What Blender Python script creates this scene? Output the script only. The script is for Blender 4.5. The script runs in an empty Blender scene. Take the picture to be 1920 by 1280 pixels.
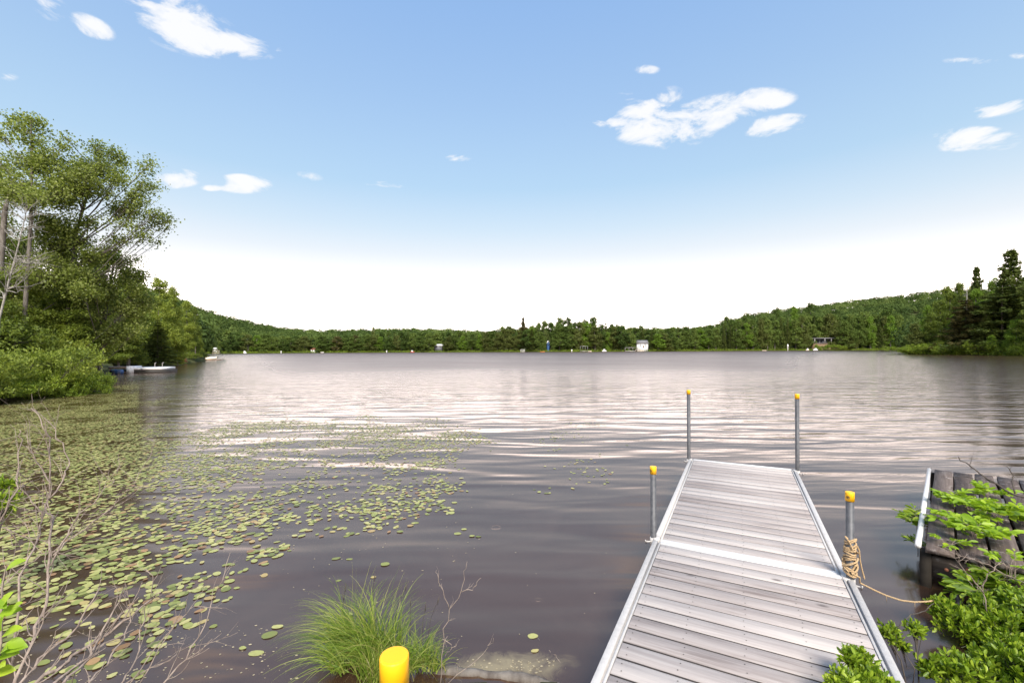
import bpy, math, random
import numpy as np
from mathutils import Vector, Matrix
random.seed(7); rng = np.random.default_rng(7)
sc = bpy.context.scene
C = sc.collection
rad = math.radians

# ------------------------------------------------------------------ camera
F, HY, HC = 823.7, 655.0, 1.93          # focal length in photo pixels, horizon row, eye height over the water
ROLL = math.atan(.0045); CR, SR = math.cos(ROLL), math.sin(ROLL)
cam = bpy.data.cameras.new('camera'); cob = bpy.data.objects.new('camera', cam); C.objects.link(cob)
cam.sensor_fit = 'HORIZONTAL'; cam.sensor_width = 36; cam.lens = 36*F/1920
cam.shift_y = (HY-640)/1920; cam.clip_start = .05; cam.clip_end = 5000
cob.matrix_world = Matrix(((CR, SR, 0, 0), (0, 0, -1, 0), (-SR, CR, 0, HC), (0, 0, 0, 1)))
sc.camera = cob

# ------------------------------------------------------------------ light
SUN_EL, SUN_AZ = 46, 172                # azimuth clockwise from +Y: behind the camera
sun = bpy.data.lights.new('sun', 'SUN'); sun.energy = 3.1; sun.angle = rad(24); sun.color = (1, .93, .83)
so = bpy.data.objects.new('sun', sun); C.objects.link(so)
el, az = rad(SUN_EL), rad(SUN_AZ)
sd = Vector((math.sin(az)*math.cos(el), math.cos(az)*math.cos(el), math.sin(el)))
so.rotation_euler = sd.to_track_quat('Z', 'Y').to_euler(); so.location = (0, -5, 30)

w = bpy.data.worlds.new('World'); sc.world = w; w.use_nodes = True
nt = w.node_tree; nt.nodes.clear()
def node(nt, t, **k):
    n = nt.nodes.new(t)
    for a, b in k.items():
        if a.startswith('i_'):
            key = a[2:]; key = int(key) if key.isdigit() else key.replace('_', ' ')
            n.inputs[key].default_value = b
        else: setattr(n, a, b)
    return n
def L(nt, a, b): nt.links.new(a, b)
def mth(nt, op, a, b=None, c=None, clamp=False):
    n = nt.nodes.new('ShaderNodeMath'); n.operation = op; n.use_clamp = clamp
    for i, v in enumerate((a, b, c)):
        if v is None: continue
        if isinstance(v, (int, float)): n.inputs[i].default_value = v
        else: nt.links.new(v, n.inputs[i])
    return n.outputs[0]
def ramp(nt, fac, stops, interp='LINEAR'):
    n = nt.nodes.new('ShaderNodeValToRGB'); n.color_ramp.interpolation = interp
    e = n.color_ramp.elements
    while len(e) < len(stops): e.new(.5)
    for q, (p, col) in zip(e, stops):
        q.position = p; q.color = (*col, 1) if len(col) == 3 else col
    nt.links.new(fac, n.inputs[0]); return n.outputs[0]
def mixc(nt, fac, a, b, mode='MIX'):
    n = nt.nodes.new('ShaderNodeMix'); n.data_type = 'RGBA'; n.blend_type = mode
    for s, v in ((0, fac), (6, a), (7, b)):
        if isinstance(v, (int, float)): n.inputs[s].default_value = v
        elif isinstance(v, tuple): n.inputs[s].default_value = (*v, 1)
        else: nt.links.new(v, n.inputs[s])
    return n.outputs[2]
sky = node(nt, 'ShaderNodeTexSky', sky_type='NISHITA', sun_disc=False, sun_elevation=el, sun_rotation=az,
           altitude=200, air_density=1.0, dust_density=1.2, ozone_density=1.6)
tc = node(nt, 'ShaderNodeTexCoord')
sep = node(nt, 'ShaderNodeSeparateXYZ'); L(nt, tc.outputs['Generated'], sep.inputs[0])
elev = mth(nt, 'MULTIPLY', mth(nt, 'ARCSINE', sep.outputs[2]), 180/math.pi)
azim = mth(nt, 'MULTIPLY', mth(nt, 'ARCTAN2', sep.outputs[0], sep.outputs[1]), 180/math.pi)
SKY = .09
e60 = mth(nt, 'DIVIDE', elev, 60, clamp=True)
haze = ramp(nt, e60, [(0, (.95,)*3), (.2, (.9,)*3), (.33, (.75,)*3), (.48, (.55,)*3), (.63, (.4,)*3), (1, (.3,)*3)])
EXP = 1.15; K_ = 1/2**EXP/4
hz = ramp(nt, e60, [(p_/60, tuple(q_*K_ for q_ in c_)) for p_, c_ in ((0, (4.6, 4.05, 3.8)), (6, (4.0, 3.5, 3.25)), (8.3, (2.1, 1.92, 1.83)), (9.7, (1.10, 1.08, 1.07)), (12, (.89, .94, .98)), (15, (.73, .86, .96)), (20, (.54, .74, .94)), (29, (.46, .65, .92)), (38, (.40, .58, .89)), (60, (.28, .46, .82)))])
hv = node(nt, 'ShaderNodeVectorMath', operation='SCALE', i_3=4/SKY); L(nt, hz, hv.inputs[0])
tn = ramp(nt, mth(nt, 'DIVIDE', elev, 60, clamp=True), [(p_, tuple(.5*q_ for q_ in c_)) for p_, c_ in ((.12, (.86, .86, .92)), (.23, (.93, .95, .98)), (.33, (1.05, 1.15, 1.06)), (.48, (1.27, 1.38, 1.32)), (.63, (1.40, 1.60, 1.60)), (1, (1.4, 1.6, 1.6)))])
tv = node(nt, 'ShaderNodeVectorMath', operation='SCALE', i_3=2.0); L(nt, tn, tv.inputs[0]); tint = tv.outputs[0]
base = mixc(nt, haze, mixc(nt, 1, sky.outputs[0], tint, 'MULTIPLY'), hv.outputs[0])
# clouds: soft patches at fixed directions of the sky, broken up by noise
mp = node(nt, 'ShaderNodeMapping', i_Scale=(11, 11, 26)); L(nt, tc.outputs['Generated'], mp.inputs[0])
nz = node(nt, 'ShaderNodeTexNoise', i_Scale=1.0, i_Detail=8.0, i_Roughness=.62, i_Distortion=.4); L(nt, mp.outputs[0], nz.inputs[0])
nz2 = mth(nt, 'SUBTRACT', nz.outputs[0], .5)
def sky_dir(x, y):
    X, Z = (x-960)/F, -(y-HY)/F
    return CR*X+SR*Z, -SR*X+CR*Z
yy_ = mth(nt, 'MAXIMUM', sep.outputs[1], .05); cu = mth(nt, 'DIVIDE', sep.outputs[0], yy_); cv = mth(nt, 'DIVIDE', sep.outputs[2], yy_)
clouds = [(345, 50, 100, 42, 20, 1), (440, 82, 78, 22, 12, 1), (300, 5, 60, 22, 0, .8), (172, 50, 42, 17, 25, .9), (80, 5, 48, 22, 30, .8),
          (1150, 232, 50, 16, 5, .9), (1195, 205, 48, 26, 15, 1), (1262, 235, 95, 36, -4, 1.1), (1340, 215, 80, 32, -14, 1.1), (1420, 188, 62, 20, -5, 1), (1455, 235, 58, 17, -8, 1), (1258, 178, 26, 16, 0, .55),
          (1820, 262, 80, 22, 0, 1.05), (1850, 205, 70, 15, -8, .8), (1820, 114, 48, 7, 0, .5), (1212, 131, 22, 9, 0, .5), (1915, 105, 22, 6, 0, .5),
          (330, 335, 42, 16, 0, .95), (455, 345, 48, 16, 3, 1.05), (275, 313, 34, 7, 0, .45), (722, 350, 34, 8, 5, .8), (852, 295, 28, 7, 5, .5), (8, 146, 24, 8, 0, .5), (580, 330, 24, 8, 10, .3), (400, 352, 22, 6, 0, .5)]
dens = None
for x, y, rx, ry, rot, k in clouds:
    a0, e0 = sky_dir(x, y); ra, re = rx/F*1.25, ry/F*1.25
    da = mth(nt, 'SUBTRACT', cu, a0); de = mth(nt, 'SUBTRACT', cv, e0)
    t = rad(-rot); c_, s_ = math.cos(t), math.sin(t)
    u = mth(nt, 'ADD', mth(nt, 'MULTIPLY', da, c_/ra), mth(nt, 'MULTIPLY', de, s_/ra))
    v = mth(nt, 'ADD', mth(nt, 'MULTIPLY', da, -s_/re), mth(nt, 'MULTIPLY', de, c_/re))
    d = mth(nt, 'SQRT', mth(nt, 'ADD', mth(nt, 'MULTIPLY', u, u), mth(nt, 'MULTIPLY', v, v)))
    m = mth(nt, 'MULTIPLY', mth(nt, 'SUBTRACT', 1.05, d, clamp=True), k)
    dens = m if dens is None else mth(nt, 'MAXIMUM', dens, m)
dens = mth(nt, 'ADD', dens, mth(nt, 'MULTIPLY', mth(nt, 'MULTIPLY', nz2, 5.2), mth(nt, 'MULTIPLY', dens, 4, clamp=True)))
has = mth(nt, 'SUBTRACT', dens, .10)
cl = ramp(nt, has, [(0, (0, 0, 0)), (.2, (.22, .22, .22)), (.5, (.75, .75, .75)), (.9, (1, 1, 1))])
cl = mth(nt, 'MULTIPLY', cl, .93)
final = mixc(nt, cl, base, (.46/SKY, .46/SKY, .465/SKY))
bg = node(nt, 'ShaderNodeBackground', i_Strength=SKY); L(nt, final, bg.inputs[0])
out = node(nt, 'ShaderNodeOutputWorld'); L(nt, bg.outputs[0], out.inputs[0])
sc.view_settings.view_transform = 'Standard'; sc.view_settings.look = 'None'
sc.view_settings.gamma = 1; sc.view_settings.exposure = EXP; sc.view_settings.use_curve_mapping = False
sc.cycles.max_bounces = 6; sc.cycles.diffuse_bounces = 3; sc.cycles.transmission_bounces = 3; sc.cycles.transparent_max_bounces = 4

# ------------------------------------------------------------------ layout helpers: photo pixel -> world
def ray(x, y):
    u, v = (x-960)/F, -(y-HY)/F
    return CR*u+SR*v, -SR*u+CR*v
def W(x, y, h=0.):                      # point at height h seen at pixel (x, y)
    X, Z = ray(x, y); t = (h-HC)/Z
    return np.array((X*t, t, h))
def D(x, y, d):                         # point at distance d (along +Y) seen at pixel (x, y)
    X, Z = ray(x, y); return np.array((X*d, d, HC+Z*d))
def topix(P):
    P = np.asarray(P, float); u = P[..., 0]/P[..., 1]; v = (P[..., 2]-HC)/P[..., 1]
    return 960+F*(CR*u-SR*v), HY-F*(SR*u+CR*v)

# ------------------------------------------------------------------ mesh helpers
class MB:
    def __init__(s): s.v = []; s.f = []; s.n = 0; s.m = []
    def add(s, v, faces, mi=0):
        v = np.asarray(v, float); s.v.append(v)
        s.f += [[i+s.n for i in f] for f in faces]; s.m += [mi]*len(faces); s.n += len(v)
    def quads(s, v, q, mi=0):           # big numpy batches
        s.v.append(v); s.f += (q+s.n).tolist(); s.m += [mi]*len(q); s.n += len(v)
    def box(s, lo, hi, M=None, mi=0, bev=0, edge=None):
        x0, y0, z0 = lo; x1, y1, z1 = hi
        if bev:
            b = bev; v = []
            for z, i in ((z0, b), (z0+b, 0), (z1-b, 0), (z1, b)):
                v += [(x0+i, y0+i, z), (x1-i, y0+i, z), (x1-i, y1-i, z), (x0+i, y1-i, z)]
            f = [(3, 2, 1, 0), (12, 13, 14, 15)]
            for k in range(3):
                for j in range(4): f.append((k*4+j, k*4+(j+1) % 4, k*4+4+(j+1) % 4, k*4+4+j))
        else:
            v = [(x0, y0, z0), (x1, y0, z0), (x1, y1, z0), (x0, y1, z0), (x0, y0, z1), (x1, y0, z1), (x1, y1, z1), (x0, y1, z1)]
            f = [(3, 2, 1, 0), (4, 5, 6, 7), (0, 1, 5, 4), (1, 2, 6, 5), (2, 3, 7, 6), (3, 0, 4, 7)]
        v = np.array(v, float)
        if M is not None: v = v @ np.array(M)[:3, :3].T + np.array(M)[:3, 3]
        s.add(v, f, mi)
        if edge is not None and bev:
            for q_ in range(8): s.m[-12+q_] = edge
    def tube(s, pts, r, n=6, cap=True, mi=0):
        pts = np.asarray(pts, float); k = len(pts)
        r = np.broadcast_to(np.asarray(r, float), (k,))
        t = np.gradient(pts, axis=0); t /= np.linalg.norm(t, axis=1, keepdims=True)+1e-9
        ref = np.array((.31, .17, .93)) if abs(t[:, 2]).mean() < .8 else np.array((.93, .31, .17))
        a = np.cross(t, ref); a /= np.linalg.norm(a, axis=1, keepdims=True)+1e-9
        b = np.cross(t, a)
        th = np.arange(n)*2*math.pi/n
        v = pts[:, None]+r[:, None, None]*(np.cos(th)[None, :, None]*a[:, None]+np.sin(th)[None, :, None]*b[:, None])
        f = []
        for i in range(k-1):
            for j in range(n): f.append((i*n+j, i*n+(j+1) % n, (i+1)*n+(j+1) % n, (i+1)*n+j))
        if cap: f += [tuple(range(n))[::-1], tuple((k-1)*n+j for j in range(n))]
        s.add(v.reshape(-1, 3), f, mi)
    def lathe(s, c, prof, n=16, mi=0):  # prof: (r, z) from bottom to top
        v = []; f = []
        for r, z in prof:
            for j in range(n): v.append((c[0]+r*math.cos(j*2*math.pi/n), c[1]+r*math.sin(j*2*math.pi/n), c[2]+z))
        for i in range(len(prof)-1):
            for j in range(n): f.append((i*n+j, i*n+(j+1) % n, (i+1)*n+(j+1) % n, (i+1)*n+j))
        f += [tuple(range(n))[::-1], tuple((len(prof)-1)*n+j for j in range(n))]
        s.add(v, f, mi)
    def mesh(s, name, mats, smooth=False):
        me = bpy.data.meshes.new(name)
        v = np.concatenate(s.v).astype(np.float32)
        ln = np.fromiter((len(f) for f in s.f), dtype=np.int32, count=len(s.f))
        loops = np.fromiter((i for f in s.f for i in f), dtype=np.int32, count=int(ln.sum()))
        me.vertices.add(len(v)); me.vertices.foreach_set('co', v.ravel())
        me.loops.add(len(loops)); me.loops.foreach_set('vertex_index', loops)
        me.polygons.add(len(ln)); me.polygons.foreach_set('loop_start', np.concatenate(([0], np.cumsum(ln)[:-1])).astype(np.int32))
        me.polygons.foreach_set('material_index', np.array(s.m, dtype=np.int32))
        if smooth: me.polygons.foreach_set('use_smooth', np.ones(len(ln), dtype=bool))
        me.update(calc_edges=True); me.validate()
        for m in (mats if isinstance(mats, (list, tuple)) else [mats]): me.materials.append(m)
        return me
    def obj(s, name, mats, parent=None, smooth=False):
        o = bpy.data.objects.new(name, s.mesh(name, mats, smooth)); C.objects.link(o)
        if parent: o.parent = parent
        return o
def tag(o, label=None, cat=None, group=None, kind=None):
    if label: o['label'] = label
    if cat: o['category'] = cat
    if group: o['group'] = group
    if kind: o['kind'] = kind
    return o
def thing(name, label, cat, loc=(0, 0, 0), rz=0, group=None, scale=(1, 1, 1)):
    o = bpy.data.objects.new(name, None); C.objects.link(o); o.empty_display_size = .2
    o.location = tuple(loc); o.rotation_euler = (0, 0, rz); o.scale = scale
    return tag(o, label, cat, group)
def copy_tree(o, parent=None):
    c = o.copy(); C.objects.link(c); c.parent = parent
    for ch in list(o.children): copy_tree(ch, c)
    return c
def nrm(a): return a/(np.linalg.norm(a, axis=-1, keepdims=True)+1e-9)

# leaves: batches of little folded blades
def leaves(mb, cen, size, up=.0, outward=None, asp=.55, six=False, dirs=None, mi=0):
    n = len(cen)
    u = rng.normal(size=(n, 3)) if dirs is None else dirs+rng.normal(size=(n, 3))*.15
    if outward is not None: u = np.cross(outward+rng.normal(size=(n, 3))*.45, u)
    u = nrm(u)
    w_ = rng.normal(size=(n, 3)); w_[:, 2] += up
    v = nrm(np.cross(w_, u)) if dirs is not None or outward is None else nrm(np.cross(outward+rng.normal(size=(n, 3))*.4, u))
    nn = nrm(np.cross(u, v))
    sz = (size*rng.uniform(.65, 1.25, n))[:, None]
    if six:
        P = np.stack([cen, cen+u*sz*.45+v*sz*asp*.42+nn*sz*.08, cen+u*sz*.8+v*sz*asp*.36+nn*sz*.08, cen+u*sz,
                      cen+u*sz*.8-v*sz*asp*.36+nn*sz*.08, cen+u*sz*.45-v*sz*asp*.42+nn*sz*.08], 1).reshape(-1, 3)
        i = np.arange(n)[:, None]*6
        q = np.concatenate([i+np.array([[0, 3, 2, 1]]), i+np.array([[0, 5, 4, 3]])])
    else:
        P = np.stack([cen-u*sz*.5, cen+v*sz*asp*.5+nn*sz*.08, cen+u*sz*.5, cen-v*sz*asp*.5+nn*sz*.08], 1).reshape(-1, 3)
        q = np.arange(n)[:, None]*4+np.array([[0, 1, 2, 3]])
    mb.quads(P, q, mi)

# ------------------------------------------------------------------ materials
def mat(name):
    m = bpy.data.materials.new(name); m.use_nodes = True; nt = m.node_tree
    return m, nt, nt.nodes['Principled BSDF'], nt.nodes['Material Output']
def leaf_mat(name, cols, trans=.35, rough=.5, objvar=.35, spec=.25, tone=False, ns=.6):
    m, nt, p, o = mat(name)
    g = node(nt, 'ShaderNodeNewGeometry'); oi = node(nt, 'ShaderNodeObjectInfo')
    k = mth(nt, 'ADD', mth(nt, 'MULTIPLY', g.outputs['Random Per Island'], 1-objvar), mth(nt, 'MULTIPLY', oi.outputs['Random'], objvar))
    if tone:
        at_ = node(nt, 'ShaderNodeAttribute', attribute_name='tone'); k = mth(nt, 'ADD', mth(nt, 'MULTIPLY', g.outputs['Random Per Island'], .25), mth(nt, 'MULTIPLY', at_.outputs['Fac'], .75))
    # broad light and dark clumps through the crown (real differences between shoots)
    t = node(nt, 'ShaderNodeTexCoord'); n = node(nt, 'ShaderNodeTexNoise', i_Scale=ns, i_Detail=2.0); L(nt, t.outputs['Object'], n.inputs[0])
    k = mth(nt, 'ADD', mth(nt, 'MULTIPLY', k, .85), mth(nt, 'MULTIPLY', mth(nt, 'SUBTRACT', n.outputs[0], .38), .7), clamp=True)
    c = ramp(nt, k, [(i/(len(cols)-1), q) for i, q in enumerate(cols)])
    L(nt, c, p.inputs['Base Color']); p.inputs['Roughness'].default_value = rough; p.inputs['Specular IOR Level'].default_value = spec
    tr = node(nt, 'ShaderNodeBsdfTranslucent'); L(nt, mixc(nt, 1, c, (1.25, 1.3, .7), 'MULTIPLY'), tr.inputs[0])
    ms = node(nt, 'ShaderNodeMixShader', i_0=trans); L(nt, p.outputs[0], ms.inputs[1]); L(nt, tr.outputs[0], ms.inputs[2]); L(nt, ms.outputs[0], o.inputs[0])
    return m
def bark_mat(name, c1, c2, scale=12, rough=.85, stretch=.25):
    m, nt, p, o = mat(name)
    t = node(nt, 'ShaderNodeTexCoord'); mp = node(nt, 'ShaderNodeMapping', i_Scale=(1, 1, stretch)); L(nt, t.outputs['Object'], mp.inputs[0])
    n = node(nt, 'ShaderNodeTexNoise', i_Scale=float(scale), i_Detail=5.0, i_Roughness=.65); L(nt, mp.outputs[0], n.inputs[0])
    L(nt, ramp(nt, n.outputs[0], [(.32, c1), (.68, c2)]), p.inputs['Base Color']); p.inputs['Roughness'].default_value = rough
    b = node(nt, 'ShaderNodeBump', i_Strength=.6, i_Distance=.01); L(nt, n.outputs[0], b.inputs['Height']); L(nt, b.outputs[0], p.inputs['Normal'])
    return m
def plain(name, col, rough=.6, metal=0., var=.15, scale=6, bump=.0, spec=.5):
    m, nt, p, o = mat(name)
    t = node(nt, 'ShaderNodeTexCoord'); n = node(nt, 'ShaderNodeTexNoise', i_Scale=float(scale), i_Detail=5.0, i_Roughness=.6); L(nt, t.outputs['Object'], n.inputs[0])
    a = tuple(max(0, q*(1-var)) for q in col); b = tuple(min(1, q*(1+var)) for q in col)
    L(nt, ramp(nt, n.outputs[0], [(.3, a), (.7, b)]), p.inputs['Base Color'])
    p.inputs['Metallic'].default_value = metal; p.inputs['Specular IOR Level'].default_value = spec
    L(nt, mth(nt, 'ADD', rough-.08, mth(nt, 'MULTIPLY', n.outputs[0], .16), clamp=True), p.inputs['Roughness'])
    if bump:
        bb = node(nt, 'ShaderNodeBump', i_Strength=1.0, i_Distance=bump); L(nt, n.outputs[0], bb.inputs['Height']); L(nt, bb.outputs[0], p.inputs['Normal'])
    return m
def plank_mat(name, cols, axis=0, rough=.75, knots=True, lichen=None, gs=1.):
    m, nt, p, o = mat(name)
    t = node(nt, 'ShaderNodeTexCoord'); g = node(nt, 'ShaderNodeNewGeometry')
    off = node(nt, 'ShaderNodeVectorMath', operation='ADD')
    cb = node(nt, 'ShaderNodeCombineXYZ'); r = g.outputs['Random Per Island']
    for i, k in enumerate((31, 17, 53)): L(nt, mth(nt, 'MULTIPLY', r, float(k)), cb.inputs[i])
    L(nt, t.outputs['Object'], off.inputs[0]); L(nt, cb.outputs[0], off.inputs[1])
    s1 = [38*gs]*3; s1[axis] = 1.8*gs
    mp = node(nt, 'ShaderNodeMapping', i_Scale=tuple(s1)); L(nt, off.outputs[0], mp.inputs[0])
    n = node(nt, 'ShaderNodeTexNoise', i_Scale=1.0, i_Detail=6.0, i_Roughness=.65, i_Distortion=.6); L(nt, mp.outputs[0], n.inputs[0])
    s2 = [6.]*3; s2[axis] = 1.6
    mp2 = node(nt, 'ShaderNodeMapping', i_Scale=tuple(s2)); L(nt, off.outputs[0], mp2.inputs[0])
    n2 = node(nt, 'ShaderNodeTexNoise', i_Scale=1.0, i_Detail=4.0); L(nt, mp2.outputs[0], n2.inputs[0])
    k = mth(nt, 'ADD', mth(nt, 'MULTIPLY', n.outputs[0], .48), mth(nt, 'ADD', mth(nt, 'MULTIPLY', n2.outputs[0], .30), mth(nt, 'ADD', mth(nt, 'MULTIPLY', r, .20), .01)))
    c = ramp(nt, k, [(.30+.4*i/(len(cols)-1), q) for i, q in enumerate(cols)])
    if knots:
        s3 = [6.]*3; s3[axis] = 2.6
        mp3 = node(nt, 'ShaderNodeMapping', i_Scale=tuple(s3)); L(nt, off.outputs[0], mp3.inputs[0])
        vo = node(nt, 'ShaderNodeTexVoronoi', i_Scale=1.0); L(nt, mp3.outputs[0], vo.inputs[0])
        sp = node(nt, 'ShaderNodeSeparateColor'); L(nt, vo.outputs['Color'], sp.inputs[0])
        d = mth(nt, 'ADD', vo.outputs['Distance'], mth(nt, 'MULTIPLY', mth(nt, 'GREATER_THAN', sp.outputs[0], .4), .5))
        c = mixc(nt, ramp(nt, d, [(.05, (.75, .75, .75)), (.12, (0, 0, 0))]), c, tuple(q*.4 for q in cols[0]))
    if lichen:
        n3 = node(nt, 'ShaderNodeTexNoise', i_Scale=9.0, i_Detail=6.0, i_Roughness=.75); L(nt, t.outputs['Object'], n3.inputs[0])
        c = mixc(nt, ramp(nt, n3.outputs[0], [(.56, (0, 0, 0)), (.66, (.7, .7, .7))]), c, lichen)
    L(nt, c, p.inputs['Base Color']); p.inputs['Roughness'].default_value = rough; p.inputs['Specular IOR Level'].default_value = .3
    b = node(nt, 'ShaderNodeBump', i_Strength=.55, i_Distance=.003); L(nt, n.outputs[0], b.inputs['Height']); L(nt, b.outputs[0], p.inputs['Normal'])
    return m

M = {}
M['leaf_big'] = leaf_mat('leaf_big', [(.06, .085, .02), (.14, .175, .035), (.24, .28, .065), (.38, .41, .15)], .5, .5, .15, .3)
M['leaf_mid'] = leaf_mat('leaf_mid', [(.04, .065, .012), (.11, .15, .022), (.20, .245, .035), (.32, .36, .06)], .35, .55, .5)
M['leaf_far'] = leaf_mat('leaf_far', [(.032, .055, .014), (.068, .105, .022), (.115, .16, .034), (.18, .225, .055)], .25, .7, .75, .1)
M['leaf_hill'] = leaf_mat('leaf_hill', [(.028, .05, .014), (.058, .09, .022), (.098, .14, .034), (.16, .20, .055)], .25, .7, .6, .1, True, .03)
M['leaf_olive'] = leaf_mat('leaf_olive', [(.06, .075, .02), (.10, .12, .03), (.15, .17, .05)], .3, .7, .4, .1)
M['leaf_lime'] = leaf_mat('leaf_lime', [(.09, .16, .02), (.14, .22, .03), (.21, .30, .05)], .4, .6, .2, .1)
M['needle'] = leaf_mat('needle', [(.045, .07, .022), (.10, .13, .032), (.17, .195, .05)], .25, .6, .3, .15)
M['needle_rust'] = leaf_mat('needle_rust', [(.055, .055, .02), (.10, .09, .03), (.15, .13, .05)], .2, .6, .3, .15)
M['shrub_leaf'] = leaf_mat('shrub_leaf', [(.08, .14, .012), (.17, .26, .02), (.29, .38, .03), (.42, .50, .06)], .4, .4, .1, .4)
M['bright_leaf'] = leaf_mat('bright_leaf', [(.16, .28, .015), (.27, .40, .02), (.42, .52, .04)], .4, .45, .1, .4)
M['bush_leaf'] = leaf_mat('bush_leaf', [(.05, .09, .012), (.13, .19, .018), (.22, .29, .03), (.34, .40, .05)], .35, .5, .25, .3)
M['grass'] = leaf_mat('grass', [(.05, .10, .01), (.12, .20, .018), (.20, .28, .03), (.32, .36, .07), (.36, .28, .13)], .35, .45, .0, .4)
M['bark'] = bark_mat('bark', (.07, .055, .045), (.19, .165, .14))
M['bark_pale'] = bark_mat('bark_pale', (.16, .14, .12), (.36, .33, .29), 20)
M['twig'] = bark_mat('twig', (.13, .095, .075), (.33, .26, .21), 40)
M['twig_dark'] = bark_mat('twig_dark', (.03, .024, .02), (.10, .08, .065), 40)
M['deck'] = plank_mat('deck', [(.17, .135, .122), (.31, .265, .245), (.40, .352, .325), (.50, .445, .40)], 0)
M['deck_edge'] = plain('deck_edge', (.05, .042, .038), .9, 0, .3, 20)  # board sides darkened: the shade inside the gaps is put into this colour
M['old_plank'] = plank_mat('old_plank', [(.026, .019, .016), (.07, .05, .042), (.13, .10, .085), (.24, .20, .18)], 1, .85, True, (.36, .32, .29))
M['old_beam'] = plank_mat('old_beam', [(.03, .022, .016), (.075, .055, .04), (.16, .125, .10)], 0, .85, False, (.25, .22, .19))
M['alu'] = plain('alu', (.46, .43, .405), .5, .05, .10, 30)
M['alu_dark'] = plain('alu_dark', (.42, .39, .38), .45, .6, .15, 30)
M['steel'] = plain('steel', (.075, .075, .08), .55, .25, .35, 25, .0006)
M['yellow'] = plain('yellow', (.84, .42, .006), .42, 0, .06, 8)
M['black'] = plain('black', (.03, .025, .02), .6)
M['rope'] = plain('rope', (.40, .275, .15), .9, 0, .35, 120, .001)
M['rust'] = plain('rust', (.19, .07, .035), .85, 0, .4, 40, .002)
M['white'] = plain('white', (.78, .76, .74), .5, 0, .05, 6)
M['grey_roof'] = plain('grey_roof', (.16, .155, .16), .8, 0, .2, 4)
M['blue'] = plain('blue', (.035, .09, .22), .5, 0, .15, 4)
M['orange'] = plain('orange', (.62, .19, .035), .5, 0, .12, 3)
M['cream'] = plain('cream', (.75, .62, .48), .5, 0, .1, 3)
M['brown_wood'] = plain('brown_wood', (.22, .15, .10), .8, 0, .3, 3)
M['dark_glass'] = plain('dark_glass', (.02, .022, .025), .15, 0, .1, 2)
M['slate_wall'] = plain('slate_wall', (.10, .10, .115), .7, 0, .2, 3)
M['tan_earth'] = plain('tan_earth', (.17, .105, .06), .9, 0, .3, .5)
M['wet_wood'] = plain('wet_wood', (.022, .018, .014), .85, 0, .3, 12, .004, .15)
M['pvc'] = plain('pvc', (.60, .58, .56), .4, 0, .05, 10)
M['red'] = plain('red', (.45, .07, .05), .5, 0, .1, 3)

# lily pads
def pad_mat():
    m, nt, p, o = mat('lily_pad')
    g = node(nt, 'ShaderNodeNewGeometry'); oi = node(nt, 'ShaderNodeObjectInfo')
    k = mth(nt, 'FRACT', mth(nt, 'ADD', g.outputs['Random Per Island'], mth(nt, 'MULTIPLY', oi.outputs['Random'], 7.3)))
    c = ramp(nt, k, [(0, (.10, .12, .03)), (.25, (.22, .24, .065)), (.55, (.31, .315, .10)), (.8, (.40, .375, .15)), (.92, (.36, .29, .11)), (.965, (.30, .17, .08)), (1, (.20, .11, .05))])
    t = node(nt, 'ShaderNodeTexCoord'); n = node(nt, 'ShaderNodeTexNoise', i_Scale=40.0, i_Detail=4.0); L(nt, t.outputs['Object'], n.inputs[0])
    c = mixc(nt, ramp(nt, n.outputs[0], [(.5, (0, 0, 0)), (.75, (.5, .5, .5))]), c, (.22, .17, .06))
    L(nt, c, p.inputs['Base Color']); p.inputs['Roughness'].default_value = .42; p.inputs['Specular IOR Level'].default_value = .35
    return m
M['pad'] = pad_mat()

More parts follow.
